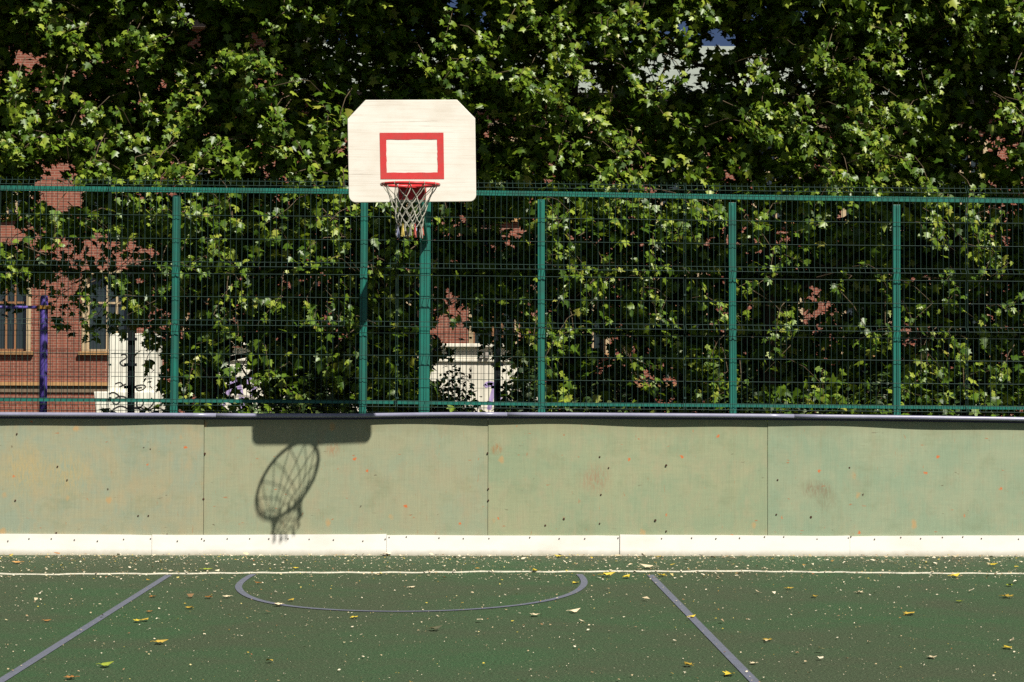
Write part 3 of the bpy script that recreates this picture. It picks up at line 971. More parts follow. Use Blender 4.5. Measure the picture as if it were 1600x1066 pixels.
def facade(name, label, px0, px1, eave_py, wins, depth, roofz, group=None):
    x0, x1 = bx(px0), bx(px1); ze = bz_(eave_py)
    b = thing(name, label, 'building', ((x0 + x1) / 2, YBLD, 0), group)
    W = [(bx(a), bx(a) + 1.36, bz_(lo), bz_(hi)) for a, hi, lo in wins]
    X = sorted({x0, x1, *[q for w_ in W for q in w_[:2]]}); Z = sorted({-0.02, ze, *[q for w_ in W for q in w_[2:]]})
    mb = MB()
    for i in range(len(X) - 1):
        for j in range(len(Z) - 1):
            cx_, cz_ = (X[i] + X[i + 1]) / 2, (Z[j] + Z[j + 1]) / 2
            if any(w_[0] < cx_ < w_[1] and w_[2] < cz_ < w_[3] for w_ in W):
                continue
            mb.add([(X[i], YBLD, Z[j]), (X[i + 1], YBLD, Z[j]), (X[i + 1], YBLD, Z[j + 1]), (X[i], YBLD, Z[j + 1])], [(0, 1, 2, 3)])
    for (a, c, lo, hi) in W:          # reveals
        d_ = 0.26
        mb.add([(a, YBLD, lo), (c, YBLD, lo), (c, YBLD, hi), (a, YBLD, hi), (a, YBLD + d_, lo), (c, YBLD + d_, lo), (c, YBLD + d_, hi), (a, YBLD + d_, hi)],
               [(0, 1, 5, 4), (1, 2, 6, 5), (2, 3, 7, 6), (3, 0, 4, 7)])
    # sides and back
    mb.add([(x0, YBLD, -0.02), (x0, YBLD + depth, -0.02), (x0, YBLD + depth, ze), (x0, YBLD, ze),
            (x1, YBLD, -0.02), (x1, YBLD + depth, -0.02), (x1, YBLD + depth, ze), (x1, YBLD, ze)],
           [(1, 0, 3, 2), (4, 5, 6, 7), (5, 1, 2, 6)])
    mb.build('wall', MAT['brick'], b)
    for n_, (a, c, lo, hi) in enumerate(W):
        mb = MB(); e = 0.07
        mb.box((a - e, YBLD - 0.03, lo), (a + 0.06, YBLD + 0.08, hi + e))
        mb.box((c - 0.06, YBLD - 0.03, lo), (c + e, YBLD + 0.08, hi + e))
        mb.box((a + 0.06, YBLD - 0.028, hi - 0.04), (c - 0.06, YBLD + 0.08, hi + e + 0.002))
        w_ = mb.build('window', MAT['beige'], b)
        m2 = MB(); m2.add([(a, YBLD + 0.22, lo), (c, YBLD + 0.22, lo), (c, YBLD + 0.22, hi), (a, YBLD + 0.22, hi)], [(0, 1, 2, 3)])
        m2.build('pane', MAT['glass'], w_)
        m2 = MB(); mid = (a + c) / 2
        for q in (a + 0.08, mid - 0.03, mid + 0.25, c - 0.08):
            m2.box((q - 0.03, YBLD + 0.15, lo), (q + 0.03, YBLD + 0.21, hi))
        for q in (lo + 0.04, lo + (hi - lo) * 0.62, hi - 0.07):
            m2.box((a, YBLD + 0.155, q - 0.03), (c, YBLD + 0.205, q + 0.03))
        m2.build('sash', MAT['beige'] if n_ % 4 < 3 else MAT['wood_sash'], w_)
        m2 = MB(); m2.box((a - 0.16, YBLD - 0.13, lo - 0.1), (c + 0.16, YBLD + 0.2, lo - 0.002)); m2.build('sill', MAT['ochre_stone'], w_)
    for (p_, q_, pr, mt) in ((597, 602.5, 0.12, 'ochre_stone'), (603.2, 613, 0.05, 'grey_band'), (185, 192, 0.1, 'grey_band')):
        if p_ < eave_py + 8: continue
        mb = MB(); mb.box((x0, YBLD - pr, bz_(q_)), (x1, YBLD - 0.001, bz_(p_))); mb.build('belt_course', MAT[mt], b)
    mb = MB(); mb.box((x0 - 0.2, YBLD - 0.45, ze), (x1 + 0.2, YBLD + depth + 0.4, ze + 0.22)); mb.build('cornice', MAT['soffit'], b)
    mb = MB()
    za = ze + 0.225
    vs = [(x0 - 0.3, YBLD - 0.6, za), (x1 + 0.3, YBLD - 0.6, za), (x1 + 0.3, YBLD + depth / 2, za + roofz), (x0 - 0.3, YBLD + depth / 2, za + roofz), (x1 + 0.3, YBLD + depth + 0.6, za), (x0 - 0.3, YBLD + depth + 0.6, za)]
    vs += [(p[0], p[1], p[2] + 0.08) for p in vs]
    mb.add(vs, [(0, 3, 2, 1), (3, 5, 4, 2), (6, 7, 8, 9), (9, 8, 10, 11), (0, 1, 7, 6), (1, 2, 8, 7), (2, 4, 10, 8), (4, 5, 11, 10), (5, 3, 9, 11), (3, 0, 6, 9)])
    rf = mb.build('roof', MAT['roof_metal'], b)
    m2 = MB(); x = x0
    while x < x1:
        m2.bar((x, YBLD - 0.55, za + 0.1), (x, YBLD + depth / 2, za + roofz + 0.1), 0.03, 0.05); x += 0.9
    m2.build('standing_seam', MAT['roof_metal'], rf)
    return b


rows_ = [(214, 337.5), (426, 549)]
wl = [(p, hi, lo) for p in (-502, -344, -186, -28, 131, 289) for hi, lo in rows_]
facade('brick_building', 'tall red brick building with beige framed windows seen behind the left trees', -700, 452, 44, wl, 14, 2.0)
wr = [(p, hi, lo) for p in (586, 736, 878, 1030, 1180, 1318, 1470, 1620, 1770, 1920) for hi, lo in rows_]
facade('brick_building', 'lower red brick building with pale sheet metal roof behind the right trees', 462, 2100, 155, wr, 13, 2.6)

# ------------------------------------------------------------------ foliage
LEAF = np.array([(0, 0), (.20, -.03), (.46, .08), (.30, .27), (.52, .56), (.20, .55), (0, 1.06), (-.20, .55), (-.52, .56), (-.30, .27), (-.46, .08), (-.20, -.03)])
LF = [(0, 1, 2, 3, 4, 5, 6), (0, 6, 7, 8, 9, 10, 11)]
LEAF2 = np.array([(0, 0), (.42, .12), (.46, .55), (0, 1.0), (-.46, .55), (-.42, .12)])
LF2 = [(0, 1, 2, 3), (0, 3, 4, 5)]


def unit(a):
    return a / np.maximum(np.linalg.norm(a, axis=1, keepdims=True), 1e-9)


def leaf_mesh(name, sets, mat, parent=None, extra=None, emat=None):
    """sets: list of (points, normals, tips, sizes, simple)"""
    V = []; FI = []; FS = []; o = 0
    for (P, N, T, S, simple) in sets:
        if len(P) == 0: continue
        sh = LEAF2 if simple else LEAF; fs = LF2 if simple else LF
        N = unit(N); T = unit(T - N * np.sum(T * N, 1, keepdims=True)); B = np.cross(T, N)
        k = len(sh)
        fold = -0.38 * np.abs(sh[:, 0]) - 0.2 * sh[:, 1] ** 2 + np.where(np.abs(sh[:, 0]) > 0.4, 0.06, 0)
        v = (P[:, None, :] + S[:, None, None] * (B[:, None, :] * sh[None, :, 0:1] + T[:, None, :] * (sh[None, :, 1:2] - 0.5) + N[:, None, :] * fold[None, :, None]))
        V.append(v.reshape(-1, 3))
        base = (np.arange(len(P)) * k + o)[:, None]
        idx = np.concatenate([np.array(f)[None, :] + base for f in fs], 1)
        FI.append(idx.reshape(-1)); FS.append(np.tile([len(f) for f in fs], len(P)))
        o += len(P) * k
    nleaf = sum(len(a) for a in FS)
    if extra and extra.v:                      # the twigs that carry the leaves
        V.append(np.array(extra.v)); FI.append(np.array([i for f in extra.f for i in f]) + o); FS.append(np.array([len(f) for f in extra.f]))
    V = np.concatenate(V); FI = np.concatenate(FI); FS = np.concatenate(FS)
    me = bpy.data.meshes.new(name)
    me.vertices.add(len(V)); me.vertices.foreach_set('co', V.astype(np.float32).ravel())
    me.loops.add(len(FI)); me.loops.foreach_set('vertex_index', FI.astype(np.int32))
    st = np.concatenate([[0], np.cumsum(FS)[:-1]])
    me.polygons.add(len(FS)); me.polygons.foreach_set('loop_start', st.astype(np.int32)); me.polygons.foreach_set('loop_total', FS.astype(np.int32))
    me.materials.append(mat)
    if emat:
        me.materials.append(emat)
        me.polygons.foreach_set('material_index', np.where(np.arange(len(FS)) < nleaf, 0, 1).astype(np.int32))
    me.update(calc_edges=True); me.validate()
    ob = bpy.data.objects.new(name, me); COL.objects.link(ob)
    if parent:
        ob.parent = parent; ob.location = -world_loc(parent)
    return ob


# open places in the crowns (photo px): centre, radii, share of leaves removed
GAPS = [(60, 590, 125, 75, 1), (205, 590, 48, 72, 0.93), (110, 470, 80, 40, 0.92), (150, 395, 85, 28, 0.9), (95, 295, 34, 42, 0.94), (20, 365, 30, 24, 0.85), (25, 500, 50, 60, 0.95),
        (160, 500, 60, 34, 0.6), (710, 505, 36, 40, 0.95), (740, 590, 62, 58, 0.97), (370, 590, 28, 50, 0.8), (775, 560, 30, 60, 0.7), (650, 480, 9, 45, 0.8),
        (38, 92, 26, 20, 0.85), (118, 106, 8, 10, 0.9), (405, 52, 14, 18, 0.85), (296, 28, 20, 28, 0.88), (308, 62, 16, 22, 0.88), (150, 232, 30, 12, 0.7),
        (1050, 120, 55, 26, 0.8), (1010, 100, 22, 16, 0.7), (930, 138, 34, 14, 0.7), (1120, 72, 36, 24, 0.86), (1070, 50, 26, 12, 0.85), (1190, 25, 18, 18, 0.9), (1180, 98, 20, 14, 0.8), (1385, 146, 16, 16, 0.85),
        (720, 14, 15, 14, 0.9), (750, 22, 13, 13, 0.9), (580, 60, 20, 16, 0.45), (650, 55, 16, 14, 0.45), (545, 140, 26, 12, 0.35), (1550, 238, 40, 16, 0.8), (1500, 275, 10, 18, 0.7),
        (1255, 30, 14, 14, 0.7), (640, 40, 30, 10, 0.4),
        (600, 445, 8, 12, 0.8), (800, 362, 22, 22, 0.75), (783, 400, 10, 14, 0.6), (945, 545, 16, 30, 0.85), (1035, 590, 26, 30, 0.6), (1265, 480, 22, 26, 0.7), (1305, 485, 22, 12, 0.7), (1325, 335, 18, 16, 0.8),
        (1210, 375, 10, 10, 0.8), (1120, 375, 12, 16, 0.75), (1175, 475, 16, 14, 0.8), (1160, 405, 12, 14, 0.7), (1050, 385, 14, 10, 0.7), (940, 385, 10, 8, 0.7), (1002, 384, 6, 8, 0.7), (805, 500, 8, 30, 0.8),
        (1140, 280, 14, 10, 0.7), (1020, 300, 20, 12, 0.4), (1190, 232, 18, 8, 0.7), (1370, 560, 14, 8, 0.7), (1570, 375, 14, 14, 0.7), (1575, 500, 12, 6, 0.7), (1365, 610, 18, 8, 0.7), (520, 520, 26, 10, 0.5), (425, 525, 16, 12, 0.6), (250, 490, 10, 14, 0.6), (385, 505, 12, 14, 0.6)]
GA = np.array(GAPS, float)


def gap_keep(P):
    x, y = project(P)
    x = x + 9 * np.sin(y * 0.11 + x * 0.02) + 6 * np.sin(y * 0.27)
    y = y + 8 * np.sin(x * 0.09) + 5 * np.sin(x * 0.23 + 1)
    d = ((x[:, None] - GA[:, 0]) / GA[:, 2]) ** 2 + ((y[:, None] - GA[:, 1]) / GA[:, 3]) ** 2
    pr = np.where(d < 1, GA[:, 4], 0).max(1)
    return rng.random(len(P)) >= pr


SPR = """51 15 73 25 106 48 121 61 89 38 132 78 142 96 190 63 210 66 228 56 238 68 220 84 243 96 283 124 256 28 284 23 182 5 15 137 25 157 38 177 86 170 132 162 142 182 182 195
273 152 291 167 304 182 266 203 235 170 223 190 122 218 84 225 51 218 10 223 20 243 203 220 139 256 162 248 241 243 339 235 367 253 314 246 349 86 375 94 392 99 327 122 392 149
473 20 514 23 428 58 408 96 420 111 438 132 413 147 415 203 433 187 451 210 433 233 476 243 509 210 527 200 534 228 668 99 704 109 727 101 737 127 754 111 780 114 759 66 780 58 699 46
825 15 833 35 871 25 851 51 883 48 866 68 886 94 901 104 914 117 823 117 810 124 856 134 846 147 868 144 863 172 894 175 909 187 861 203 873 233 894 248 916 228 952 205 962 223 985 230
944 175 967 258 942 53 952 63 982 30 980 15 987 43 1023 56 982 81 1010 84 997 134 1023 142 1073 71 1061 20 1091 23 1109 23 1053 134 1063 192 1180 114 1195 122 1182 175 1192 208 1175 205
1339 10 1362 18 1319 41 1294 46 1382 46 1400 58 1377 71 1403 76 1448 20 1435 28 1268 78 1289 84 1276 99 1301 116 1322 111 1319 137 1342 137 1357 144 1344 114 1387 104 1494 13 1516 25 1504 56
1522 68 1537 33 1580 15 1592 33 1592 139 1468 137 1448 144 1415 170 1433 182 1385 175 1365 177 1342 177 1357 192 1337 205 1362 215 1246 167 1266 172 1213 177 1238 190 1218 218 1251 213
1284 220 1377 235 1403 233 1352 241 1294 253 1382 258 1572 177 1592 190 1595 218 134 270 165 275 210 268 228 275 268 273 284 283 86 361 142 359 165 354 177 346 215 321 243 338 253 311
299 328 316 326 339 331 329 344 344 361 372 354 339 384 316 402 347 399 304 422 268 425 291 445 253 452 195 452 182 442 203 470 223 480 142 470 349 475 380 468 349 516 25 404 5 407 35 407
8 437 476 283 461 285 534 273 534 308 560 333 428 341 509 351 522 356 524 376 534 387 413 384 471 404 499 409 511 412 618 379 638 376 623 402 628 419 608 435 587 442 537 465 527 473
410 473 420 485 486 488 478 503 499 506 524 506 552 506 603 323 676 351 965 265 1010 270 990 283 939 288 942 318 957 328 1003 326 1020 336 1046 349 1035 364 1058 361 1079 323 1094 333
1124 338 863 336 871 351 868 384 878 397 901 422 919 422 937 422 949 437 909 437 891 422 896 399 922 475 942 480 878 463 1003 460 1018 463 1035 483 1046 501 1096 463 1003 437 1020 412
1035 414 1177 354 1195 344 1157 447 1180 447 1157 495 1124 488 858 508 876 523 1306 275 1377 270 1395 268 1433 273 1289 295 1322 298 1301 298 1367 298 1430 300 1453 298 1527 321 1456 328
1471 331 1456 369 1468 376 1522 356 1549 356 1514 397 1532 394 1554 404 1542 417 1562 422 1230 394 1205 414 1241 404 1263 356 1319 442 1387 452 1481 435 1484 468 1501 483 1433 495 1585 473
1592 488 1218 513 1233 511 1375 526 349 506 339 531 294 597 418 567 420 584 468 617 522 592 532 567 552 541 1005 567 1013 594 1053 526 863 577 856 549 876 534 1111 564 1111 602 1127 615
1213 523 1228 513 1215 561 1359 526 1387 526 1271 617 1286 607 1418 604 1425 592 1468 539 1494 541 1499 551 1506 564 1463 567 1461 584 1554 577 1562 589 1443 620 1532 615"""
SPR = np.array([float(q) for q in SPR.split()]).reshape(-1, 2)

TREE_PX = [-420, -90, 318, 612, 905, 1185, 1462, 1760, 2080]
TLAB = ['leafy tree rising at the far left beside the chin up bar', 'leafy tree over the purple chin up bar at left', 'leafy tree standing between the white graffiti pier and the backboard', 'leafy tree directly behind the backboard of the hoop',
        'leafy tree right of the hoop pole with bright hanging sprays', 'leafy tree behind the fourth fence post from the left', 'leafy tree behind the rightmost fence post in view', 'leafy tree at the right edge overhanging the fence top', 'leafy tree beyond the right edge of the court fence']
TREE_Y = [3.4, 3.6, 3.7, 3.5, 3.6, 3.4, 3.7, 3.5, 3.6]
TX = np.array([at(p, 640, y).x for p, y in zip(TREE_PX, TREE_Y)])
trees = []
for i, (x, y) in enumerate(zip(TX, TREE_Y)):
    trees.append(thing('leafy_tree', TLAB[i], 'tree', (x, y, 0), 'trees behind the court fence'))

# --- hanging sprays at the sunny front
sets = {i: [] for i in range(len(TX))}
twigs = {i: MB() for i in range(len(TX))}
def which(P):
    return np.argmin(np.abs(P[:, 0:1] - TX[None, :]), 1)
allP = []; allN = []; allT = []; allS = []
DARK = [(85, 475), (100, 482), (115, 470), (130, 480), (75, 430), (60, 445), (90, 452), (110, 440), (130, 455), (95, 400), (110, 405), (140, 420), (190, 452), (150, 482), (130, 497), (142, 510), (185, 505),
        (20, 430), (10, 460), (30, 400), (90, 380), (120, 390), (160, 400), (180, 392), (205, 412), (215, 432), (690, 480), (702, 490), (718, 480), (745, 495), (758, 500), (762, 515), (775, 540), (792, 560), (800, 590),
        (782, 520), (740, 470), (355, 585), (385, 600), (230, 520), (240, 545), (232, 590), (15, 300), (60, 330), (120, 340), (30, 330), (8, 480)]
spray_c = []
for (px, py) in DARK:
    spray_c.append((at(px, py, random.uniform(2.6, 4.2)), 0.75))
for (px, py) in SPR:
    front = 0.30 + 0.5 * random.random() + (0.25 if py < 280 else 0.0)
    if py < 300 and py > 255: front = random.uniform(0.0, 0.5) if random.random() < 0.5 else front
    if 255 < py < 310 and front < 0.3: front = 0.3
    spray_c.append((at(px, py, front), 1.0))
# looser ones further in, at random
for _ in range(110):
    px = random.uniform(-700, 2300); py = random.uniform(-60, 640) if random.random() < 0.6 else random.uniform(-80, 330)
    inside = -20 < px < 1620
    if inside and random.random() < 0.88: continue
    Y = random.uniform(0.45, 1.6) if not inside else random.uniform(0.9, 2.4)
    if px < 260 and py > 380: continue
    P = at(px, py, Y)
    if not gap_keep(np.array([P]))[0]: continue
    spray_c.append((P, 0.8))
for (c, den) in spray_c:
    n = int((random.uniform(16, 34) if c[2] > 2.95 else random.uniform(9, 18)) * den)
    c = Vector(c)
    ax = Vector((random.gauss(0, 0.7), random.gauss(0, 0.3) - 0.1, -random.uniform(0.25, 1.0))).normalized()
    ln = random.uniform(0.09, 0.2)
    tpar = rng.uniform(-1, 1, n)
    P = np.array(c)[None] + np.array(ax)[None] * (tpar * ln)[:, None] + rng.normal(0, 0.037, (n, 3)) * np.array([1, 1, 0.9])
    N = np.array([0.3, -0.68, 0.72])[None] + rng.normal(0, 0.58, (n, 3))
    T = np.array(ax)[None] * 0.6 + np.array([0, -0.25, -0.6])[None] + rng.normal(0, 0.55, (n, 3))
    allP.append(P); allN.append(N); allT.append(T); allS.append(rng.triangular(0.034, 0.055, 0.092, n))
    ti = int(np.argmin(np.abs(TX - c.x)))
    # twig running back into the crown
    e = c + ax * ln; s_ = c - ax * ln
    back = s_ + Vector((random.uniform(-0.25, 0.25) + 0.25 * (TX[ti] - c.x) * 0.3, random.uniform(0.35, 0.9), random.uniform(-0.15, 0.35)))
    twigs[ti].tube([back, s_.lerp(back, 0.4) + Vector((0, 0, 0.04)), s_, c, e], [0.006, 0.004, 0.003, 0.002, 0.001], 4, cap=False)
P = np.concatenate(allP); N = np.concatenate(allN); T = np.concatenate(allT); S = np.concatenate(allS)
ok = (P[:, 1] > FY + 0.11) | (P[:, 2] > at(800, 282, FY).z + 0.02)
P, N, T, S = P[ok], N[ok], T[ok], S[ok]
wt = which(P)
for i in sets:
    k = wt == i
    sets[i].append((P[k], N[k], T[k], S[k], False))


def clumps(n, lo, hi, per, rad, size, simple, gap=True, ybias=None):
    lo = np.array(lo); hi = np.array(hi)
    C = rng.uniform(lo, hi, (n, 3))
    if ybias: C[:, 1] = ybias(C)
    r = rng.uniform(rad[0], rad[1], n)
    P = np.repeat(C, per, 0) + rng.normal(0, 1, (n * per, 3)) * np.repeat(r, per)[:, None] * np.array([1.1, 1, 0.75])
    m = (P[:, 1] > FY + 0.14) & (P[:, 2] > 0.12)
    P = P[m]
    if gap:
        kc = np.repeat(gap_keep(C), per)[m]
        P = P[kc]
        P = P[gap_keep(P)]
    n2 = len(P)
    N = np.array([0.15, -0.4, 0.8])[None] + rng.normal(0, 0.6, (n2, 3))
    T = np.array([0, -0.2, -0.6])[None] + rng.normal(0, 0.6, (n2, 3))
    S = rng.uniform(size[0], size[1], n2)
    w_ = which(P)
    for i in sets:
        k = w_ == i
        sets[i].append((P[k], N[k], T[k], S[k], simple))


XL, XR = TX[0] - 0.6, TX[-1] + 0.6
# upper crown (in the picture), lower inner crown, and the tops above the picture
clumps(2700, (XL, 2.2, 2.85), (XR - 0.6, 4.8, 5.7), 34, (0.10, 0.26), (0.08, 0.125), False)
clumps(40, (XL, 0.9, 3.3), (XR - 0.6, 1.8, 5.4), 30, (0.08, 0.20), (0.07, 0.105), False)
clumps(1700, (XL, 2.9, 0.9), (XR - 0.6, 4.8, 3.0), 34, (0.10, 0.26), (0.09, 0.13), False)
clumps(1300, (XL, 0.5, 5.1), (XR + 1.0, 4.8, 6.2), 34, (0.12, 0.28), (0.08, 0.13), False)
clumps(1300, (XL, 0.5, 6.3), (XR + 1.5, 4.8, 8.6), 26, (0.2, 0.40), (0.15, 0.22), True, gap=False)
for i, tr in enumerate(trees):
    leaf_mesh('crown', sets[i], MAT['leaf'], tr, twigs[i], MAT['twig'])
    # trunk and limbs
    mb = MB(); x, y = TX[i], TREE_Y[i]
    rnd = random.Random(i + 3)
    tr_pts = [Vector((x, y, -0.05)), Vector((x + rnd.uniform(-.05, .05), y, 0.5)), Vector((x + rnd.uniform(-.12, .12), y + rnd.uniform(-.1, .1), 1.6)), Vector((x + rnd.uniform(-.2, .2), y + rnd.uniform(-.2, .2), 3.0)),
              Vector((x + rnd.uniform(-.3, .3), y + rnd.uniform(-.2, .2), 4.6)), Vector((x + rnd.uniform(-.4, .4), y, 6.4)), Vector((x + rnd.uniform(-.4, .4), y, 7.8))]
    mb.tube(tr_pts, [0.13, 0.10, 0.088, 0.075, 0.055, 0.03, 0.01], 10)
    for k in range(11):
        z = 1.3 + k * 0.5 + rnd.uniform(-.15, .15)
        f = min(5.99, np.interp(z, [p.z for p in tr_pts], range(7))); j = int(f)
        s_ = tr_pts[j].lerp(tr_pts[j + 1], f - j)
        th = rnd.uniform(0, 2 * math.pi); L_ = rnd.uniform(0.8, 1.5)
        d = Vector((math.cos(th), math.sin(th) * 0.9, rnd.uniform(0.2, 0.8)))
        if s_.y + d.y * L_ < 0.5: d.y = abs(d.y) * 0.3
        m_ = s_ + d * L_ * 0.5 + Vector((0, 0, -0.08)); e_ = s_ + d * L_
        if k < 3 and i in (0, 1) : continue
        mb.tube([s_, m_, e_], [0.035, 0.022, 0.006], 6)
        for q in range(3):
            a_ = m_.lerp(e_, rnd.random()); b_ = a_ + Vector((rnd.uniform(-.4, .4), rnd.uniform(-.4, .3), rnd.uniform(-.3, .4)))
            mb.tube([a_, b_], [0.012, 0.004], 5)
    mb.build('trunk', MAT['bark'], tr, smooth=True)


# ------------------------------------------------------------------ shrubs at the foot of the trees
def shrub(px0, px1, top_py, Y, label, n=900, size=(0.025, 0.05), depth=0.6, loose=False, dens=1.0):
    a = at(px0, 640, Y); b = at(px1, 640, Y); zt = at(px0, top_py, Y).z
    cx_, hw = (a.x + b.x) / 2, (b.x - a.x) / 2
    s = thing('shrub', label, 'shrub', (cx_, Y, 0), 'shrubs under the trees')
    st = MB(); PP = []; TT = []
    rnd = random.Random(int(px0))
    for k in range(26):
        th = rnd.uniform(-1.0, 1.0); hgt = zt * rnd.uniform(0.65, 1.0) * (1 - 0.35 * th * th)
        root = Vector((cx_ + th * hw * 0.2, Y + rnd.uniform(-.1, .1), 0)); tip = Vector((cx_ + th * hw, Y + rnd.uniform(-depth, depth), hgt))
        mid = root.lerp(tip, 0.5) + Vector((0, 0, 0.18 * zt))
        st.tube([root, mid, tip], [0.012, 0.008, 0.002], 5)
        for q in range(int(n / 26)):
            u = rnd.uniform(0.25, 1.0)
            p = (root.lerp(mid, u * 2) if u < .5 else mid.lerp(tip, u * 2 - 1)) + Vector((rnd.gauss(0, .07), rnd.gauss(0, .09), rnd.gauss(0, .07)))
            PP.append(p[:]); TT.append((tip - root)[:])
    P = np.array(PP); m = P[:, 2] > 0.05; P = P[m]; TT = np.array(TT)[m]
    N = np.array([0.1, -0.3, 0.8])[None] + rng.normal(0, 0.5, P.shape); T = unit(TT) + rng.normal(0, 0.6, P.shape)
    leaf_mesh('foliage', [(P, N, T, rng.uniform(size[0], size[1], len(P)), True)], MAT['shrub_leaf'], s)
    st.build('stems', MAT['bark'], s)


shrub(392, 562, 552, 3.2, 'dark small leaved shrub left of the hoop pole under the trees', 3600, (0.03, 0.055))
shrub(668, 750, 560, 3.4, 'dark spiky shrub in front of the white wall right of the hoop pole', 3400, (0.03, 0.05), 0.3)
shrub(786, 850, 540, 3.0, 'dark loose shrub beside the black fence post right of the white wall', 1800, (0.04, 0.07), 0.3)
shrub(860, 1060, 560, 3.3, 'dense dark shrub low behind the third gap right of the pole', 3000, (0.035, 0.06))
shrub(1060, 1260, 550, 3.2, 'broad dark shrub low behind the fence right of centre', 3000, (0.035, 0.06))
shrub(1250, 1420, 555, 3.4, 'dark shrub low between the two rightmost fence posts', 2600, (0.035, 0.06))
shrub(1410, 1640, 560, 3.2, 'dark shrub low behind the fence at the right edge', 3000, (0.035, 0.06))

# ------------------------------------------------------------------ fallen leaves and litter on the court
FL = [(25, 881, 0.10, 'orange', 'orange brown fallen leaf near the white kick strip at the far left'),
      (325, 892, 0.11, 'green', 'yellow green fallen leaf on the white line left of the blue arc'),
      (461, 890, 0.07, 'yellow', 'small yellow fallen leaf behind the white line under the net shadow'),
      (240, 934, 0.07, 'brown', 'brown fallen leaf between the left blue line and the arc, nearest the line'),
      (327, 936, 0.08, 'brown', 'rusty brown fallen leaf just left of the blue arc'),
      (353, 935, 0.09, 'pale', 'pale dry fallen leaf touching the left bend of the blue arc'),
      (298, 952, 0.08, 'ochre', 'curled ochre fallen leaf a step in front of the left arc bend'),
      (232, 958, 0.06, 'brown', 'small brown fallen leaf above a pair of yellow ones'),
      (214, 973, 0.08, 'yellow', 'yellow fallen leaf, left one of the pair by the left blue line'),
      (228, 971, 0.08, 'ochre', 'upturned ochre fallen leaf, right one of the pair by the left blue line'),
      (75, 972, 0.06, 'brown', 'brown fallen leaf outside the left blue line'),
      (253, 1007, 0.10, 'ochre', 'flat dull ochre fallen leaf in the lower left of the key'),
      (168, 1043, 0.09, 'green', 'green yellow fallen leaf near the bottom of the left blue line'),
      (108, 1062, 0.08, 'brown', 'brown fallen leaf at the bottom edge beside the left blue line'),
      (402, 913, 0.06, 'brown', 'brown fallen leaf inside the left bend of the blue arc'),
      (456, 940, 0.06, 'ochre', 'ochre fallen leaf just inside the front curve of the arc at left'),
      (434, 948, 0.09, 'pale', 'pale fallen leaf on the outer edge of the arc front left'),
      (682, 986, 0.10, 'olive', 'dark olive curled fallen leaf below the middle of the arc'),
      (555, 967, 0.07, 'yellow', 'yellow fallen leaf just in front of the arc left of its middle'),
      (644, 920, 0.06, 'pale', 'pale curled fallen leaf inside the middle of the arc'),
      (901, 912, 0.09, 'yellow', 'yellow fallen leaf lying on the right bend of the arc'),
      (835, 964, 0.09, 'pale', 'pale crumpled fallen leaf in front of the arc at right'),
      (899, 958, 0.09, 'pale', 'white arched fallen leaf right of the crumpled pale one'),
      (952, 902, 0.13, 'yellow', 'large yellow fallen leaf between the arc and the right blue line'),
      (980, 904, 0.10, 'yellow', 'yellow fallen leaf left of the top of the right blue line'),
      (1033, 901, 0.10, 'yellow', 'yellow fallen leaf just right of the top of the right blue line'),
      (1010, 889, 0.15, 'pale', 'big pale orange dry leaf behind the white line near the right blue line'),
      (871, 871.5, 0.08, 'yellow', 'yellow fallen leaf against the white kick strip right of centre'),
      (1033, 871.5, 0.08, 'ochre', 'ochre fallen leaf against the kick strip above the right blue line'),
      (835, 894, 0.08, 'yellow', 'yellow fallen leaf lying on the white line above the arc end'),
      (1493, 902, 0.12, 'yellow', 'large upright yellow leaf just in front of the white line at right'),
      (1576, 935, 0.13, 'ochre', 'large ochre fallen leaf close to the right edge of the photo'),
      (1578, 917, 0.08, 'green', 'small greenish leaf behind the large ochre one at right'),
      (1423, 961, 0.13, 'ochre', 'wide ochre fallen leaf alone in the right court corner'),
      (1500, 942, 0.07, 'green', 'upright dark green leaf in the right court corner'),
      (1573, 1014, 0.09, 'yellow', 'bright yellow fallen leaf low at the right edge'),
      (1553, 885, 0.09, 'yellow', 'yellow fallen leaf behind the white line at far right'),
      (1455, 1029, 0.09, 'pale', 'pale crumpled leaf low in the right court corner'),
      (1198, 1002, 0.09, 'ochre', 'narrow ochre leaf right of the right blue line'),
      (1176, 1039, 0.06, 'pale', 'pale leaf beside the lower end of the right blue line'),
      (1138, 1057, 0.10, 'yellow', 'yellow leaf at the bottom edge left of the right blue line'),
      (1074, 1042, 0.08, 'ochre', 'upturned ochre leaf near the bottom inside the key'),
      (1082, 966, 0.07, 'yellow', 'yellow leaf lying on the right blue line'),
      (1235, 922, 0.07, 'ochre', 'small ochre leaf right of the blue line, nearer the line of two'),
      (1272, 934, 0.08, 'ochre', 'ochre leaf right of the blue line, farther of two'),
      (1345, 928, 0.08, 'pale', 'pale leaf in the middle of the right court corner')]
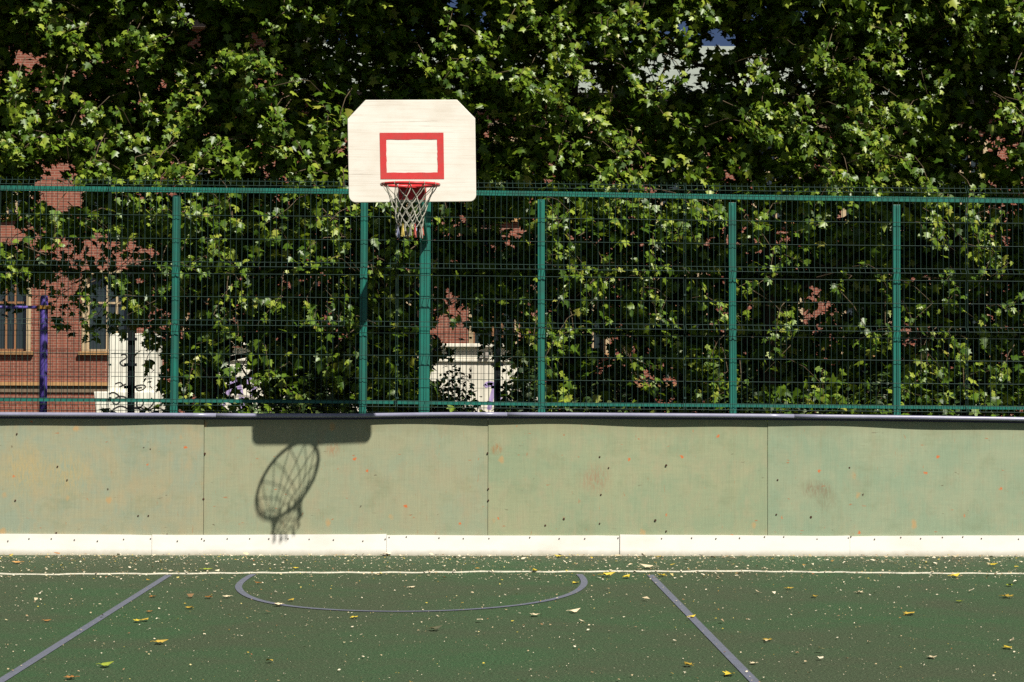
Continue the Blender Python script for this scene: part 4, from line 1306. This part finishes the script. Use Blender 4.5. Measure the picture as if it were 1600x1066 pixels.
for (px, py, size, colr, lab) in FL:
    rnd = random.Random(int(px * 13 + py)); mb = MB()
    c = flr(px, py); th = rnd.uniform(0, 2 * math.pi); curl = rnd.uniform(0.1, 0.8); fold = rnd.uniform(0.05, 0.5)
    size *= 0.68
    vs = []
    for (u, v) in LEAF:
        u *= rnd.uniform(0.9, 1.1)
        h_ = (abs(u) * fold + curl * (v - 0.4) ** 2 * 1.2) * size + 0.006
        X, Yv = u * size, (v - 0.5) * size
        vs.append((c.x + X * math.cos(th) - Yv * math.sin(th), c.y + X * math.sin(th) + Yv * math.cos(th), h_))
    if py < 873:      # leaning against the kick strip
        vs = [(a, min(b, -0.03), z) for a, b, z in vs]
    vs2 = [(a, b, z + 0.0012) for a, b, z in vs]
    n = len(vs)
    mb.add(vs + vs2, [tuple(reversed(f)) for f in LF] + [tuple(i + n for i in f) for f in LF])
    st0 = Vector(vs[0]); d_ = Vector((math.sin(th), -math.cos(th), 0)) * size * 0.5
    mb.tube([st0, st0 + d_ * 0.5 + Vector((0, 0, 0.004)), st0 + d_], 0.0016, 4)
    tag(mb.build('fallen_leaf', MAT['fallen_' + colr], origin=(c.x, c.y, 0.0)), lab, 'leaf', 'fallen leaves on the court')

mb = MB()
rnd = random.Random(5)
def chip(x, y, s):
    th = rnd.uniform(0, math.pi * 2); ca, sa = math.cos(th), math.sin(th); n = rnd.choice((4, 5, 6)); asp = rnd.uniform(0.35, 1.0)
    vs = []
    for k in range(n):
        a = 2 * math.pi * k / n; r_ = s * rnd.uniform(0.6, 1.1)
        u, v = r_ * math.cos(a), r_ * math.sin(a) * asp
        vs.append((x + u * ca - v * sa, y + u * sa + v * ca, 0.009 + rnd.uniform(0, 0.8) * s))
    mb.add(vs, [tuple(range(n))])
cl = [(rnd.uniform(-7, 7), rnd.uniform(-7, -0.1)) for _ in range(160)]
for k in range(18000):
    x = rnd.uniform(-7.5, 7.5)
    if k < 2600 or k >= 15000: y = -0.03 - rnd.expovariate(1 / 0.55)
    elif k < 3800:
        q = rnd.choice(cl); x = q[0] + rnd.gauss(0, 0.3); y = q[1] + rnd.gauss(0, 0.12)
    elif k < 5200: y = -1.72 + rnd.gauss(0, 0.25)
    elif k < 9000: y = -rnd.uniform(0.0, 9.0)
    else: y = -rnd.uniform(0.0, 7.2)
    if y > -0.03 or y < -9.5: continue
    s = rnd.choice((0.003, 0.004, 0.005, 0.006, 0.008, 0.011)) * (1.0 if y < -2.2 else 1.25)
    if 9000 <= k < 15000: s = rnd.uniform(0.002, 0.0045)
    elif rnd.random() < 0.02: s = rnd.uniform(0.018, 0.032)
    chip(x, y, s)
tag(mb.build('leaf_litter', MAT['litter']), 'pale petals and leaf crumbs scattered over the green court', 'litter', kind='stuff')

# ------------------------------------------------------------------ render settings
sc.cycles.use_denoising = False
sc.cycles.max_bounces = 6
sc.cycles.diffuse_bounces = 3
sc.cycles.glossy_bounces = 2
sc.cycles.transmission_bounces = 3
sc.cycles.sample_clamp_indirect = 4
